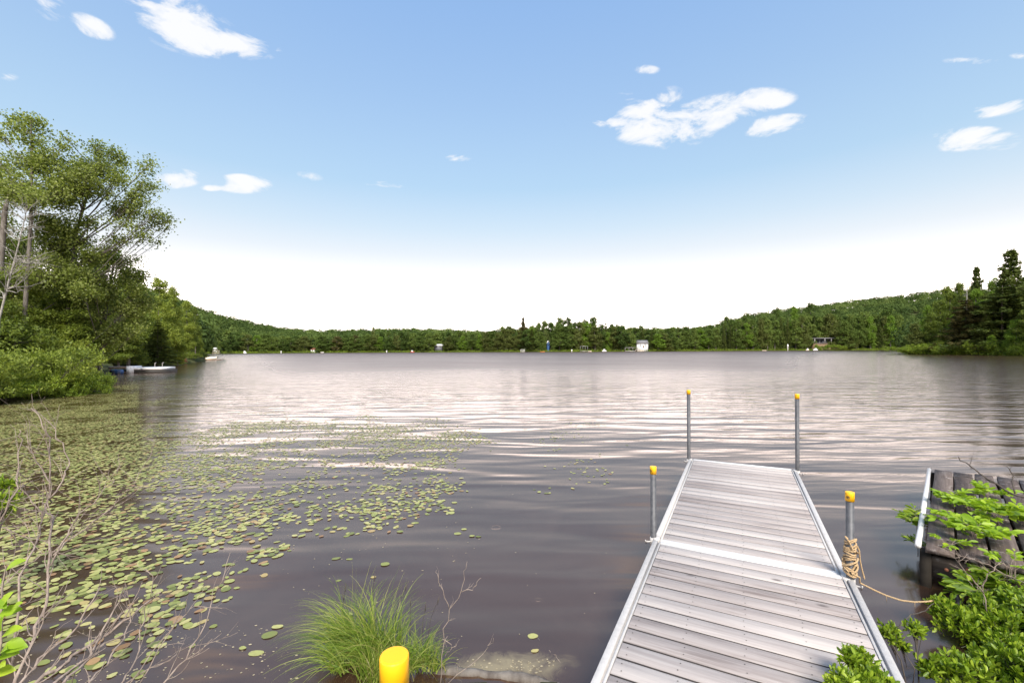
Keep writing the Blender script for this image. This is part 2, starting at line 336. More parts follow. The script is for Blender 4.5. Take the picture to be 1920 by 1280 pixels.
# water: a dark, tannin-brown lake body under a rippled, mirror-like surface
def water_mat():
    m, nt, p, o = mat('lake_water')
    g = node(nt, 'ShaderNodeNewGeometry'); pos = g.outputs['Position']
    def noise(sx, sy, det=3., rough=.5, dist=0., off=0., rz=0.):
        mp = node(nt, 'ShaderNodeMapping', i_Scale=(sx, sy, 1), i_Location=(off, off*.7, 0), i_Rotation=(0, 0, rz)); L(nt, pos, mp.inputs[0])
        n = node(nt, 'ShaderNodeTexNoise', i_Scale=1.0, i_Detail=det, i_Roughness=rough, i_Distortion=dist); n.noise_dimensions = '2D'
        L(nt, mp.outputs[0], n.inputs[0]); return n.outputs[0]
    dist = node(nt, 'ShaderNodeVectorMath', operation='LENGTH'); L(nt, pos, dist.inputs[0]); dist = dist.outputs['Value']
    sp = node(nt, 'ShaderNodeSeparateXYZ'); L(nt, pos, sp.inputs[0])
    swell = mth(nt, 'MULTIPLY', noise(.34, 1.35, 1.0, .4, .5, 3, .12), .040)
    swell2 = mth(nt, 'MULTIPLY', noise(.8, 3.0, 1.0, .4, .3, 9, -.1), .010)
    # wind ripples: calm by the near shore, choppy further out, patchy
    patch = noise(.06, .12, 2., .5, 0, 20)
    far = mth(nt, 'DIVIDE', mth(nt, 'SUBTRACT', dist, mth(nt, 'MULTIPLY', patch, 14.)), 22., clamp=True)
    chop = mth(nt, 'MULTIPLY', mth(nt, 'MULTIPLY', noise(.55, 3.2, 3., .55, .6, 5, .05), .036), far)
    chop2 = mth(nt, 'MULTIPLY', mth(nt, 'MULTIPLY', noise(7., 12., 2., .5, .2, 7), .003), far)
    chop3 = mth(nt, 'MULTIPLY', mth(nt, 'MULTIPLY', noise(.22, 1.1, 3., .6, .4, 13, -.03), .045), far)
    h = mth(nt, 'ADD', mth(nt, 'ADD', mth(nt, 'ADD', swell, swell2), chop3), mth(nt, 'ADD', chop, chop2))
    # little rings where fish or insects touched the surface
    for (cx, cy, r0) in RINGS:
        dx = mth(nt, 'SUBTRACT', sp.outputs[0], cx); dy = mth(nt, 'SUBTRACT', sp.outputs[1], cy)
        dd = mth(nt, 'SQRT', mth(nt, 'ADD', mth(nt, 'MULTIPLY', dx, dx), mth(nt, 'MULTIPLY', dy, dy)))
        env = mth(nt, 'SUBTRACT', 1, mth(nt, 'DIVIDE', mth(nt, 'ABSOLUTE', mth(nt, 'SUBTRACT', dd, r0)), .018), clamp=True)
        h = mth(nt, 'ADD', h, mth(nt, 'MULTIPLY', mth(nt, 'MULTIPLY', mth(nt, 'SINE', mth(nt, 'MULTIPLY', dd, 330)), env), .0009))
    b = node(nt, 'ShaderNodeBump', i_Strength=1.0, i_Distance=1.0); L(nt, h, b.inputs['Height']); L(nt, b.outputs[0], p.inputs['Normal'])
    body = mixc(nt, ramp(nt, noise(.8, .8, 4., .6, .8, 2), [(.35, (0, 0, 0)), (.7, (1, 1, 1))]), (.040, .022, .014), (.058, .034, .023))
    # pale silt stirred up along the sunken log
    dx = mth(nt, 'DIVIDE', mth(nt, 'SUBTRACT', sp.outputs[0], SILT[0]), .50); dy = mth(nt, 'DIVIDE', mth(nt, 'SUBTRACT', sp.outputs[1], SILT[1]), .16)
    d = mth(nt, 'SQRT', mth(nt, 'ADD', mth(nt, 'MULTIPLY', dx, dx), mth(nt, 'MULTIPLY', dy, dy)))
    s = mth(nt, 'ADD', mth(nt, 'SUBTRACT', 1, d), mth(nt, 'MULTIPLY', mth(nt, 'SUBTRACT', noise(6, 6, 5., .65, .8, 4), .5), 1.6))
    body = mixc(nt, ramp(nt, s, [(.1, (0, 0, 0)), (.9, (.6, .6, .6))]), body, (.34, .28, .15))
    u = mth(nt, 'DIVIDE', sp.outputs[0], mth(nt, 'MAXIMUM', sp.outputs[1], 1.))
    def sst(x, a, b_):
        n = node(nt, 'ShaderNodeMapRange', interpolation_type='SMOOTHSTEP', i_1=a, i_2=b_); L(nt, x, n.inputs[0]); return n.outputs[0]
    # the open lake is roughened by wavelets too small to resolve; the sheltered sides stay calmer
    op = mth(nt, 'MULTIPLY', sst(u, -.74, -.45), mth(nt, 'SUBTRACT', 1, sst(u, .5, .86)))
    rg = mth(nt, 'MULTIPLY', mth(nt, 'MULTIPLY', sst(dist, 12., 60.), op), mth(nt, 'ADD', mth(nt, 'ADD', .16, mth(nt, 'MULTIPLY', sst(dist, 50., 260.), .10)), mth(nt, 'MULTIPLY', patch, .10)))
    L(nt, mth(nt, 'ADD', rg, .13), p.inputs['Roughness'])
    L(nt, body, p.inputs['Base Color']); p.inputs['IOR'].default_value = 2.3; p.inputs['Specular Tint'].default_value = (1, .68, .54, 1); p.inputs['Specular IOR Level'].default_value = .5
    return m
r1, r2 = W(1009, 1124), W(930, 988)
RINGS = [(r1[0], r1[1], .022), (r2[0], r2[1], .05)]
SILT = W(950, 1248)
M['water'] = water_mat()
def ground_mat():
    m, nt, p, o = mat('ground')
    g = node(nt, 'ShaderNodeNewGeometry')
    n = node(nt, 'ShaderNodeTexNoise', i_Scale=.5, i_Detail=8.0, i_Roughness=.7); L(nt, g.outputs['Position'], n.inputs[0])
    L(nt, ramp(nt, n.outputs[0], [(.3, (.03, .035, .015)), (.5, (.05, .06, .02)), (.7, (.09, .075, .045))]), p.inputs['Base Color']); p.inputs['Specular IOR Level'].default_value = .05; p.inputs['Roughness'].default_value = .95
    b = node(nt, 'ShaderNodeBump', i_Strength=.8, i_Distance=.05); L(nt, n.outputs[0], b.inputs['Height']); L(nt, b.outputs[0], p.inputs['Normal'])
    return m
M['ground'] = ground_mat()

# ------------------------------------------------------------------ terrain and water
SX = np.array([-3000, -900, -400, 0, 100, 205, 212, 290, 340, 384, 388, 450, 600, 900, 1000, 1200, 1500, 1690, 1700, 1760, 1900, 2100, 2500, 3500, 6000], float)
SZ = np.array([1.5, 5.5, 10, 16.6, 19, 23.0, 45, 52, 64, 80, 290, 300, 320, 330, 310, 310, 340, 350, 126, 118, 102, 74, 34, 12, 4], float)
HX = np.array([-500, 0, 200, 300, 370, 420, 480, 540, 600, 700, 760, 850, 900, 940, 980, 1050, 1150, 1200, 1300, 1350, 1400, 1500, 1600, 1690, 1750, 1900, 2300], float)
HYY = np.array([470, 500, 520, 540, 573, 590, 606, 617, 620, 619, 616, 619, 622, 620, 618, 616, 616, 616, 614, 604, 590, 574, 560, 551, 542, 540, 545], float)
def shore_z(x): return np.interp(x, SX, SZ)
def ridge_z(x): return np.maximum(shore_z(x), np.interp(x, [150, 300, 388, 1690, 1800, 2000], [40, 300, 300, 350, 350, 110]))
def near_edge(X): return np.interp(X, [-6, -1.3, -1.0, .25, .4, 2.2, 2.6, 3.2, 6, 30], [1.6, 2.25, 2.50, 2.50, 2.2, 2.2, 2.5, 3.1, 5, 10])
TH = 11.
def ground_h(X, Y):
    X = np.asarray(X, float); Y = np.asarray(Y, float)
    Ys = np.maximum(Y, .05); px = 960+F*X/Ys
    px = np.clip(px, -3000, 6000)
    zs = shore_z(px); zr = ridge_z(px); E = (HY-.0045*(px-960)-np.interp(px, HX, HYY))/F
    ridge = np.maximum(2, HC+E*(zr+215)-TH+1)
    k = np.clip((Y-zr)/245, -1, 1); sm = np.where(k > 0, k*k*(3-2*k), 0)
    far = np.where(Y > zs, .15+np.clip(Y-zs, 0, 6)*.08+ridge*sm, -.15-np.clip((zs-Y)*.15, 0, 1.))
    d = near_edge(X)-Y
    near = np.where(d > 0, np.minimum(.04+d*.4, .38), -np.clip(-d*.5, 0.1, 1.1))
    far = np.where(Y < .5, -1.2, far)
    side = np.where(np.abs(X) > np.maximum(Y, 0)*3.2+9, .5, -2)
    return np.maximum(np.maximum(far, near), side)
rs = np.concatenate([[.0], np.linspace(.6, 4, 26), 4*np.power(1.045, np.arange(1, 128))])
rs = rs[rs < 1100]; rs = np.append(rs, 2400)
ths = np.concatenate([np.linspace(-180, -66, 30), np.linspace(-64, 64, 420), np.linspace(66, 178, 30)])
tr_, rr_ = np.meshgrid(np.radians(ths), rs); GX, GY = rr_*np.sin(tr_), rr_*np.cos(tr_)
GZ = ground_h(GX, GY); nR, nT = GX.shape
i = np.arange(nR-1)[:, None]*nT; j = np.arange(nT)[None]; j2 = (j+1) % nT
q = np.stack([i+j, i+j2, i+nT+j2, i+nT+j], -1).reshape(-1, 4)[:, ::-1]
mb = MB(); mb.quads(np.stack([GX, GY, GZ], -1).reshape(-1, 3), q); g = mb.obj('ground', M['ground'], smooth=True); tag(g, kind='structure')
mb = MB(); n = 96; R = 1500
mb.add([(R*math.cos(a*2*math.pi/n), R*math.sin(a*2*math.pi/n), 0) for a in range(n)], [tuple(range(n))])
tag(mb.obj('water', M['water']), kind='structure')

# ------------------------------------------------------------------ the aluminium dock
DZ = .335; YAW = .475026; JLx, JLy = 1.21701, 3.64939
dock = thing('dock', 'grey plank dock in an aluminium frame running out from the shore over the lake', 'dock', (JLx, JLy, 0), -YAW)
DW, DL = 1.22, 3.05
def section(y0, DW=DW):
    for xx in (.30, .595, .89):
        mb = MB(); mb.box((xx, y0+.05, DZ-.11), (xx+.04, y0+DL-.05, DZ-.031)); mb.obj('joist', M['old_beam'], dock)
    mb = MB(); n = 22; pitch = (DL-.10)/n
    for k in range(n):
        a = y0+.05+k*pitch+.0035; dz = random.uniform(-.0015, .0015)
        x0, x1 = .019+random.uniform(-.001, .001), DW-.019+random.uniform(-.001, .001)
        g = random.uniform(0, .002)
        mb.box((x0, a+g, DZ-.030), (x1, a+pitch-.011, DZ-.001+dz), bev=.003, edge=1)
    for k in range(n):
        for xx in (.06, .32, .615, .91, DW-.06):
            for o_ in (.035, .095):
                cx, cy = xx+random.uniform(-.008, .008), y0+.05+k*pitch+o_+random.uniform(-.004, .004)
                mb.add([(cx+.0036*math.cos(a), cy+.0036*math.sin(a), DZ+.0012) for a in np.arange(6)*math.pi/3], [tuple(range(6))], 2)
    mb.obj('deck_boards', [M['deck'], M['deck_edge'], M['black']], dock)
    for s in (0, 1):                    # side rails: outer lip, groove, inner lip
        mb = MB(); f = (lambda x: x) if s == 0 else (lambda x: DW-x)
        def bx(xa, xb, za, zb):
            a, b = sorted((f(xa), f(xb))); mb.box((a, y0+.004, za), (b, y0+DL-.004, zb), bev=.0015)
        bx(-.046, -.010, DZ-.12, DZ+.004); bx(-.0095, .003, DZ-.12, DZ-.014); bx(.0035, .0155, DZ-.12, DZ+.001)
        mb.obj('side_rail', M['alu'], dock)
    for yy in (y0+.003, y0+DL-.047):
        mb = MB(); mb.box((.016, yy, DZ-.11), (DW-.016, yy+.044, DZ+.0015), bev=.002); mb.obj('cross_bar', M['pvc'], dock)
section(0.); section(-DL, DW+.022)
def dock_post(lx, ly, h, emblem=True, low=-.9):
    mb = MB(); r = .0242
    mb.lathe((lx, ly, 0), [(r, low), (r, DZ+h-.055)], 20)
    p = mb.obj('post', M['steel'], dock, smooth=False)
    for pl in p.data.polygons: pl.use_smooth = len(pl.vertices) == 4
    mb = MB(); r2 = .0272
    mb.lathe((lx, ly, DZ+h-.062), [(r2, 0), (r2, .059), (r2-.0012, .0612), (r2-.004, .062)], 24)
    if emblem:                          # round black stamp on the side facing the shore
        a0 = math.atan2(-JLy-ly, -JLx-lx)+YAW*0-.35
        a0 = -math.pi/2-.55
        for (ra, rb) in ((.0085, .0108), (.0, .0055)):
            v = []; N = 16
            for k in range(N):
                t = k*2*math.pi/N
                for rr in (ra, rb): v.append((lx+(r2+.0006)*math.cos(a0+rr*math.cos(t)/r2), ly+(r2+.0006)*math.sin(a0+rr*math.cos(t)/r2), DZ+h-.034+rr*math.sin(t)))
            mb.add(v, [(2*k, 2*k+1, 2*((k+1) % N)+1, 2*((k+1) % N)) for k in range(N)], 1)
    c = mb.obj('cap', [M['yellow'], M['black']], p)
    for pl in c.data.polygons: pl.use_smooth = abs(pl.normal.z) < .2
    # clamp bracket joining the post to the rail
    mb = MB(); cx = 0 if lx < .6 else DW
    mb.lathe((lx, ly, DZ-.075), [(.030, 0), (.030, .076)], 14)
    mb.box((min(cx, lx)+.004, ly-.034, DZ-.10), (max(cx, lx)-.004, ly+.034, DZ+.007), bev=.002)
    sgn = -1 if lx < .6 else 1
    mb.tube([(lx+sgn*.01, ly-.02, DZ-.03), (lx+sgn*.055, ly-.045, DZ-.03)], .006, 6); mb.tube([(lx+sgn*.055, ly-.06, DZ-.012), (lx+sgn*.055, ly-.03, DZ-.05)], .005, 6)
    mb.obj('bracket', M['alu'], dock)
    return p
def local(P):
    dx, dy = P[0]-JLx, P[1]-JLy; c, s = math.cos(YAW), math.sin(YAW)
    return c*dx-s*dy, s*dx+c*dy
posts = []
for (x, y, h, em, lx) in ((1297, 861, 1.0, False, -.05), (1484.5, 881, 1.0, False, DW+.05), (1233, 1008, .60, True, -.056), (1584, 1082, .60, True, DW+.052)):
    q = local(W(x, y, DZ)); posts.append((lx, q[1])); dock_post(lx, min(q[1], DL-.03), h, em)
print('posts', posts)
q = local(np.array((-.225, .83, 0))); p = dock_post(q[0], q[1], 1.02, False); p['label'] = 'nearest post with yellow cap at the shore end of the dock'
dock_post(DW+.03, -DL+.06, .3, False)

# ------------------------------------------------------------------ rope
def rope(mb, pts, r=.0062, pitch=.05):
    pts = np.asarray(pts, float)
    seg = np.linalg.norm(np.diff(pts, axis=0), axis=1); s = np.concatenate([[0], np.cumsum(seg)])
    n = max(8, int(s[-1]/.008)); t = np.linspace(0, s[-1], n)
    P = np.stack([np.interp(t, s, pts[:, k]) for k in range(3)], 1)
    T = nrm(np.gradient(P, axis=0)); ref = np.array((.2, .3, .93)); A = nrm(np.cross(T, ref)); B = np.cross(T, A)
    for k in range(3):
        a = t/pitch*2*math.pi+k*2*math.pi/3
        mb.tube(P+(A*np.cos(a)[:, None]+B*np.sin(a)[:, None])*r*.5, r*.58, 5, False)
lxp, lyp = DW+.052, posts[3][1]
c, s = math.cos(YAW), math.sin(YAW)
PX, PY = JLx+c*lxp+s*lyp, JLy-s*lxp+c*lyp
mb = MB(); pts = []
N = 15
for k in range(N*14):
    a = k/14*2*math.pi; f = k/(N*14)
    zz = DZ+.035+.24*f+.006*math.sin(a*.37+1)+(.012*math.sin(a+f*9) if f > .25 else .022*math.sin(a))
    rr = .0315+.0035*math.sin(k*1.3)+(.004 if f < .3 else 0)
    pts.append((PX+rr*math.cos(a), PY+rr*math.sin(a), zz))
rope(mb, pts)
for ph, za, zb in ((0.4, .05, .17), (2.4, .17, .06), (4.2, .06, .15), (1.2, .2, .12)):   # crossing turns over the coil
    pts = [(PX+.042*math.cos(ph+t*math.pi*1.25-2.4), PY+.042*math.sin(ph+t*math.pi*1.25-2.4), DZ+za+(zb-za)*t) for t in np.linspace(0, 1, 14)]
    rope(mb, pts)
# loose end hanging by the post
rope(mb, [(PX+.036, PY-.012, DZ+.235), (PX+.055, PY-.01, DZ+.20), (PX+.068, PY, DZ+.13), (PX+.082, PY, DZ+.06), (PX+.095, PY-.005, DZ-.0)], .005)
rope(mb, [(PX-.03, PY-.02, DZ+.285), (PX-.045, PY-.01, DZ+.30), (PX-.03, PY-.03, DZ+.27), (PX-.012, PY-.04, DZ+.22)], .005)
Pend = D(1765, 1126, 2.95)
line = [(PX-.02, PY-.036, DZ+.055), (PX+.03, PY-.045, DZ+.03)]
for (x, y, d) in ((1612, 1092, 3.02), (1640, 1106, 3.0), (1662, 1116, 2.98), (1690, 1125, 2.97), (1715, 1128, 2.96), (1740, 1127, 2.95), (1756, 1124, 2.96)): line.append(tuple(D(x, y, d)))
rope(mb, line, .0055)
for t in (4, 6):
    p = np.array(line[t]); mb.tube([p, p+(0.002, 0, -.045)], [.002, .001], 4)
tag(mb.obj('rope', M['rope'], smooth=True), 'tan rope wound around the right middle dock post and slung toward the bushes', 'rope')

# ------------------------------------------------------------------ the old wooden dock
OZ = .33; o0 = W(1735, 1023, OZ)
OY = math.atan2(817, F)
old = thing('old_dock', 'weathered dark wooden dock with gapped planks and plants growing through it', 'dock', (o0[0], o0[1], 0), -OY)
def oloc(P):
    dx, dy = P[0]-o0[0], P[1]-o0[1]; c, s = math.cos(OY), math.sin(OY); return c*dx-s*dy, s*dx+c*dy
def oworld(lx, ly, z):
    c, s = math.cos(OY), math.sin(OY); return np.array((o0[0]+c*lx+s*ly, o0[1]-s*lx+c*ly, z))
OL = oloc(W(1745, 877, OZ))[1]
print('old dock length', OL, oloc(W(1745, 877, OZ)), oloc(W(1778, 1039, OZ)), oloc(W(1833, 1051, OZ)), oloc(W(1886, 1065, OZ)))
mb = MB(); xx = 0.
for k in range(9):
    wd = random.uniform(.160, .172); dl = random.uniform(-.03, .03)
    jx = random.uniform(-.01, .01)
    n = 10; rows = []
    v = []; 
    for a in range(n+1):
        y = -.02+dl*.4+(OL+dl)*a/n; e = .003*math.sin(a*1.7+k)+jx*a/n
        zt = .0015*math.sin(a*.8+k*2)
        rag = random.uniform(-.012, .012)
        v += [(xx+e, y+rag*(a in (0, n)), OZ-.038+zt), (xx+wd+e, y-rag*(a in (0, n)), OZ-.038+zt), (xx+wd+e-.003, y-rag*(a in (0, n)), OZ+zt), (xx+e+.003, y+rag*(a in (0, n)), OZ+zt)]
    f = [(0, 1, 2, 3), tuple(4*n+i for i in (3, 2, 1, 0))]
    for a in range(n):
        for b in range(4): f.append((4*a+b, 4*a+4+b, 4*a+4+(b+1) % 4, 4*a+(b+1) % 4))
    mb.add(v, f); xx += wd+random.uniform(.013, .020)
mb.obj('deck_planks', M['old_plank'], old)
OWD = xx
for y in (.0, OL-.12):
    mb = MB(); mb.box((.02, y+.012, OZ-.235), (OWD, y+.075, OZ-.075), bev=.006); mb.obj('beam', M['old_beam'], old)
for y in (.09, .75, OL-.2):
    mb = MB(); mb.box((.01, y, OZ-.115), (OWD, y+.05, OZ-.041), bev=.004); mb.obj('joist', M['old_beam'], old)
for (x, y) in ((-.035, .0), (-.035, OL-.12), (1.2, .1)):
    mb = MB(); mb.box((x, y, -.8), (x+.07, y+.09, OZ-.045), bev=.005); mb.obj('post', M['wet_wood'], old)
for x in (.12, .245):
    mb = MB(); mb.lathe((0, 0, 0), [(.014, 0), (.014, .006), (.009, .010)], 8)
    b = mb.obj('bolt', M['rust'], old); b.rotation_euler = (math.pi/2, 0, 0); b.location = (x, .012, OZ-.155)
mb = MB(); mb.box((.225, -.015, OZ-.22), (.27, .011, OZ-.10), bev=.005); mb.obj('rusty_bracket', M['rust'], old)
for a, b in ((.02, .95), (.985, OL-.02)):
    mb = MB(); mb.tube([(-.045, a, OZ-.02), (-.045, (a+b)/2, OZ-.028), (-.047, b, OZ-.02)], .021, 12); mb.obj('white_pipe', M['pvc'], old, smooth=True)

# ------------------------------------------------------------------ foreground plants
def twigs(mb, p, d, ln, r, depth, tips=None, spread=.6, segs=4, up=.12, kids=(2, 4)):
    pts = [np.array(p, float)]; d = nrm(np.array(d, float))
    for k in range(segs):
        d = nrm(d+rng.normal(size=3)*.16+np.array((0, 0, up))); pts.append(pts[-1]+d*ln/segs)
    rr = np.linspace(r, r*.55, segs+1)
    mb.tube(pts, rr, 5 if r > .004 else 4, False)
    if depth == 0:
        if tips is not None: tips.append((pts[-1], d))
        return
    for _ in range(random.randint(*kids)):
        k = random.randint(1, segs); dd = nrm(d+rng.normal(size=3)*spread)
        twigs(mb, pts[k], dd, ln*random.uniform(.45, .75), rr[k]*.65, depth-1, tips, spread, segs, up, kids)
    if tips is not None: tips.append((pts[-1], d))
def rosette(mb, p, d, n, size, asp=.42, spread=.75, mi=0):
    d = nrm(np.array(d, float)); dirs = nrm(d[None]+rng.normal(size=(n, 3))*spread)
    cen = p[None]-d[None]*rng.uniform(0, size*1.3, (n, 1))
    leaves(mb, cen, size, .3, None, asp, True, dirs, mi)

def leafy_shrub(name, label, cat, base, lobes, n, size, mat_leaf, leaf_n=12, stem_mat='twig_dark', group=None, asp=.42, sr=.004, shell=.55):
    """lobes: (centre, radii); stems run from the base to tips spread through the lobes"""
    t = thing(name, label, cat, tuple(base), group=group); base = np.array(base, float)
    sm, lm = MB(), MB()
    wts = np.array([np.prod(l[1])**.67 for l in lobes]); wts = wts/wts.sum()
    for (c, r), wt in zip(lobes, wts):
        c = np.array(c, float)-base; r = np.array(r, float)
        k = max(4, int(n*wt)); dirs = nrm(rng.normal(size=(k, 3))); dirs[:, 2] = np.abs(dirs[:, 2])*1.1-.35
        rad_ = rng.uniform(shell, 1, (k, 1)); tips = c+dirs*rad_*r
        hub = c-np.array((0, 0, r[2]*.75)); mid = hub*.55+np.array((rng.normal()*.03, rng.normal()*.03, 0))
        foot = np.array((hub[0]*.45, hub[1]*.45, -.06))
        sm.tube([foot, mid, hub], [sr*1.6, sr*1.2, sr], 5, False)
        for tp, dd in zip(tips, dirs):
            q = hub+(tp-hub)*.5+rng.normal(size=3)*.12*r.mean()
            sm.tube([hub+(foot-hub)*rng.uniform(0, .5), q, tp], [sr*.8, sr*.55, sr*.3], 3, False)
            rosette(lm, tp, dd*.6+np.array((0, 0, .8)), leaf_n, size, asp)
            rosette(lm, (q+tp)/2, dd*.6+np.array((0, 0, .6)), leaf_n//2, size*.9, asp)
    sm.obj('stems', M[stem_mat], t); lm.obj('foliage', M[mat_leaf], t)
    return t
def DL_(x, y, d, rpx, ry=None):
    return (D(x, y, d), (rpx*d/F, (ry or rpx)*d/F*1.2, (ry or rpx)*d/F))
leafy_shrub('shrub', 'dense bright green shrub filling the bottom right corner before the old dock', 'shrub', (3.3, 2.55, .12),
            [DL_(1890, 1190, 2.75, 70), DL_(1800, 1165, 2.85, 42), DL_(1770, 1135, 2.95, 28, 24), DL_(1820, 1260, 2.45, 70, 40), DL_(1925, 1270, 2.4, 80), DL_(1850, 1130, 2.95, 30, 22), DL_(1915, 1120, 2.95, 40, 26), DL_(1745, 1250, 2.5, 34, 26), DL_(1980, 1180, 2.7, 80)],
            620, .042, 'shrub_leaf', 13)
leafy_shrub('shrub', 'small leafy shrub poking up over the right edge of the dock boards', 'shrub', (1.62, 1.98, .1),
            [DL_(1612, 1238, 2.05, 30, 26), DL_(1578, 1275, 1.95, 36, 24), DL_(1640, 1275, 1.95, 32, 24), DL_(1596, 1232, 2.05, 16, 16)], 120, .034, 'shrub_leaf', 12, sr=.003)
leafy_shrub('shrub', 'sparse twiggy shrub beside the right rail of the dock, before dark water', 'shrub', (2.25, 2.42, .05),
            [DL_(1668, 1185, 2.6, 22, 18), DL_(1716, 1178, 2.6, 18, 18), DL_(1690, 1205, 2.6, 16, 12)], 46, .034, 'shrub_leaf', 9, sr=.0028)
leafy_shrub('shrub', 'green needle leafed shrub tip at the left edge over the lily pads', 'shrub', D(-45, 990, 3.4)*np.array((1, 1, 0)),
            [DL_(0, 935, 3.4, 34, 26), DL_(-40, 960, 3.4, 50, 40), DL_(8, 905, 3.5, 16, 16)], 120, .05, 'shrub_leaf', 12, asp=.22)

# big bright leaves at the very left edge, close to the lens
t = thing('sapling', 'large bright yellow-green leaves on a sapling at the bottom left edge', 'sapling', D(-30, 1280, 1.5)*np.array((1, 1, 0)))
b0 = np.array(t.location); sm, lm = MB(), MB()
stem = [D(-20, 1400, 1.45), D(-10, 1290, 1.45), D(2, 1200, 1.45), D(4, 1100, 1.5), D(12, 1060, 1.5)]
sm.tube([p-b0 for p in stem], [.006, .005, .004, .003, .002], 5, False)
for (x, y, sx, sy, ln) in ((10, 1070, .6, .5, .075), (-4, 1100, -.3, .8, .06), (5, 1135, .3, .6, .06), (22, 1145, .8, .9, .055), (0, 1150, .4, .1, .065), (6, 1190, .9, .5, .065), (10, 1215, .9, .1, .07), (4, 1180, .2, .9, .07), (12, 1205, .5, -.1, .06), (-6, 1230, .9, .2, .07), (-8, 1260, .9, .1, .06), (0, 1225, .5, .5, .065), (-10, 1130, .9, 0, .06), (-5, 1250, .6, .4, .06)):
    p = D(x, y, 1.45)-b0
    u_ = nrm(np.array([sx, random.uniform(-.4, .2), sy])); v_ = nrm(np.cross(np.array((rng.normal()*.3, -.6, 1)), u_)); w_ = np.cross(u_, v_); ln *= .85
    ks = np.linspace(0, 1, 9); wd = .36*ln*np.sin(np.pi*ks**.8)**.8; cen_ = p+np.outer(ks*ln, u_)-np.outer(ks**2*ln*.25, w_)
    lm.add(np.concatenate([cen_-np.outer(wd, v_)+np.outer(wd*.3, w_), cen_, cen_+np.outer(wd, v_)+np.outer(wd*.3, w_)]), [(i_, i_+1, 10+i_, 9+i_) for i_ in range(8)]+[(9+i_, 10+i_, 19+i_, 18+i_) for i_ in range(8)])
sm.obj('stem', M['twig'], t); lm.obj('foliage', M['bright_leaf'], t)

# ferny compound leaves growing up through the old dock
def frond(lm, sm, p, d, ln, npair=5, w=.75):
    d = nrm(np.array(d, float)); side = nrm(np.cross(d, (0, 0, 1.))); pts = []; q = np.array(p, float); dd = d.copy()
    for k in range(6): pts.append(q.copy()); q = q+dd*ln/5; dd = nrm(dd+np.array((0, 0, -.10)))
    sm.tube(pts, np.linspace(.0016, .0006, 6), 4, False)
    pts = np.array(pts)
    for k in range(npair):
        f = .25+.72*k/npair; i = f*5; a = int(i); b = min(a+1, 5); c0 = pts[a]*(1-i+a)+pts[b]*(i-a)
        L_ = ln*w*(1-.55*abs(f-.4)*1.6)
        for s_ in (-1, 1):
            leaves(lm, np.array([c0]), L_, 1.5, None, .46, True, np.array([nrm(side*s_+dd*.75+np.array((0, 0, .12)))]))
    leaves(lm, np.array([pts[-1]]), ln*w*.8, 1.5, None, .4, True, np.array([dd]))
def ferny(label, px, py, n, ln, h=.07, z=OZ, dark=False, group=None, lean=(0, 0), cat='fern'):
    base = W(px, py, z); t = thing('fern', label, cat, tuple(base), group=group)
    sm, lm = MB(), MB()
    n = int(n*1.5); ln *= 1.42; h *= .7
    for k in range(n):
        a = k*2.4+random.random(); st = np.array((rng.normal()*.012, rng.normal()*.012, 0)); top = st+np.array((math.cos(a)*.03+lean[0], math.sin(a)*.03+lean[1], h*random.uniform(.4, 1.4)))
        sm.tube([st-(0, 0, .1), st, top], [.002, .0018, .0015], 4, False)
        frond(lm, sm, top, (math.cos(a), math.sin(a), random.uniform(.25, .9)), ln*random.uniform(.75, 1.2))
    sm.obj('stems', M['twig'], t); lm.obj('fronds', M['bright_leaf'] if not dark else M['shrub_leaf'], t)
for (lab, px, py, n, ln, h) in (
        ('bright fern in the first plank gap of the old dock, far end', 1783, 945, 9, .085, .10),
        ('bright fern in the first plank gap of the old dock, halfway along', 1782, 985, 8, .08, .10),
        ('small bright fern in the first plank gap of the old dock, near end', 1778, 1022, 4, .06, .04),
        ('large bright fern in the second plank gap of the old dock', 1832, 1015, 13, .10, .12),
        ('green fern in the second plank gap of the old dock, far half', 1820, 955, 10, .085, .10),
        ('tall bright fern in the third plank gap of the old dock', 1872, 985, 13, .10, .15),
        ('bright fern in the third plank gap of the old dock, far end', 1856, 935, 8, .08, .10),
        ('bright fern at the right edge of the photo on the old dock', 1922, 985, 10, .10, .15),
        ('little bright fern by the near end of the old dock planks', 1898, 1066, 5, .06, .06)):
    ferny(lab, px, py, n, ln, h)
for (lab, px, py, n, ln, h, z) in (
        ('green fern hanging off the left side of the old dock over the water', 1722, 985, 12, .075, .08, .22),
        ('dark drooping fern low on the left side of the old dock', 1724, 1022, 6, .06, .02, .16),
        ('green fern on the bank before the near beam of the old dock', 1838, 1128, 12, .10, .10, .12),
        ('pale green fern between the shrub and the old dock beam', 1880, 1110, 10, .09, .10, .16)):
    ferny(lab, px, py, n, ln, h, z, True)

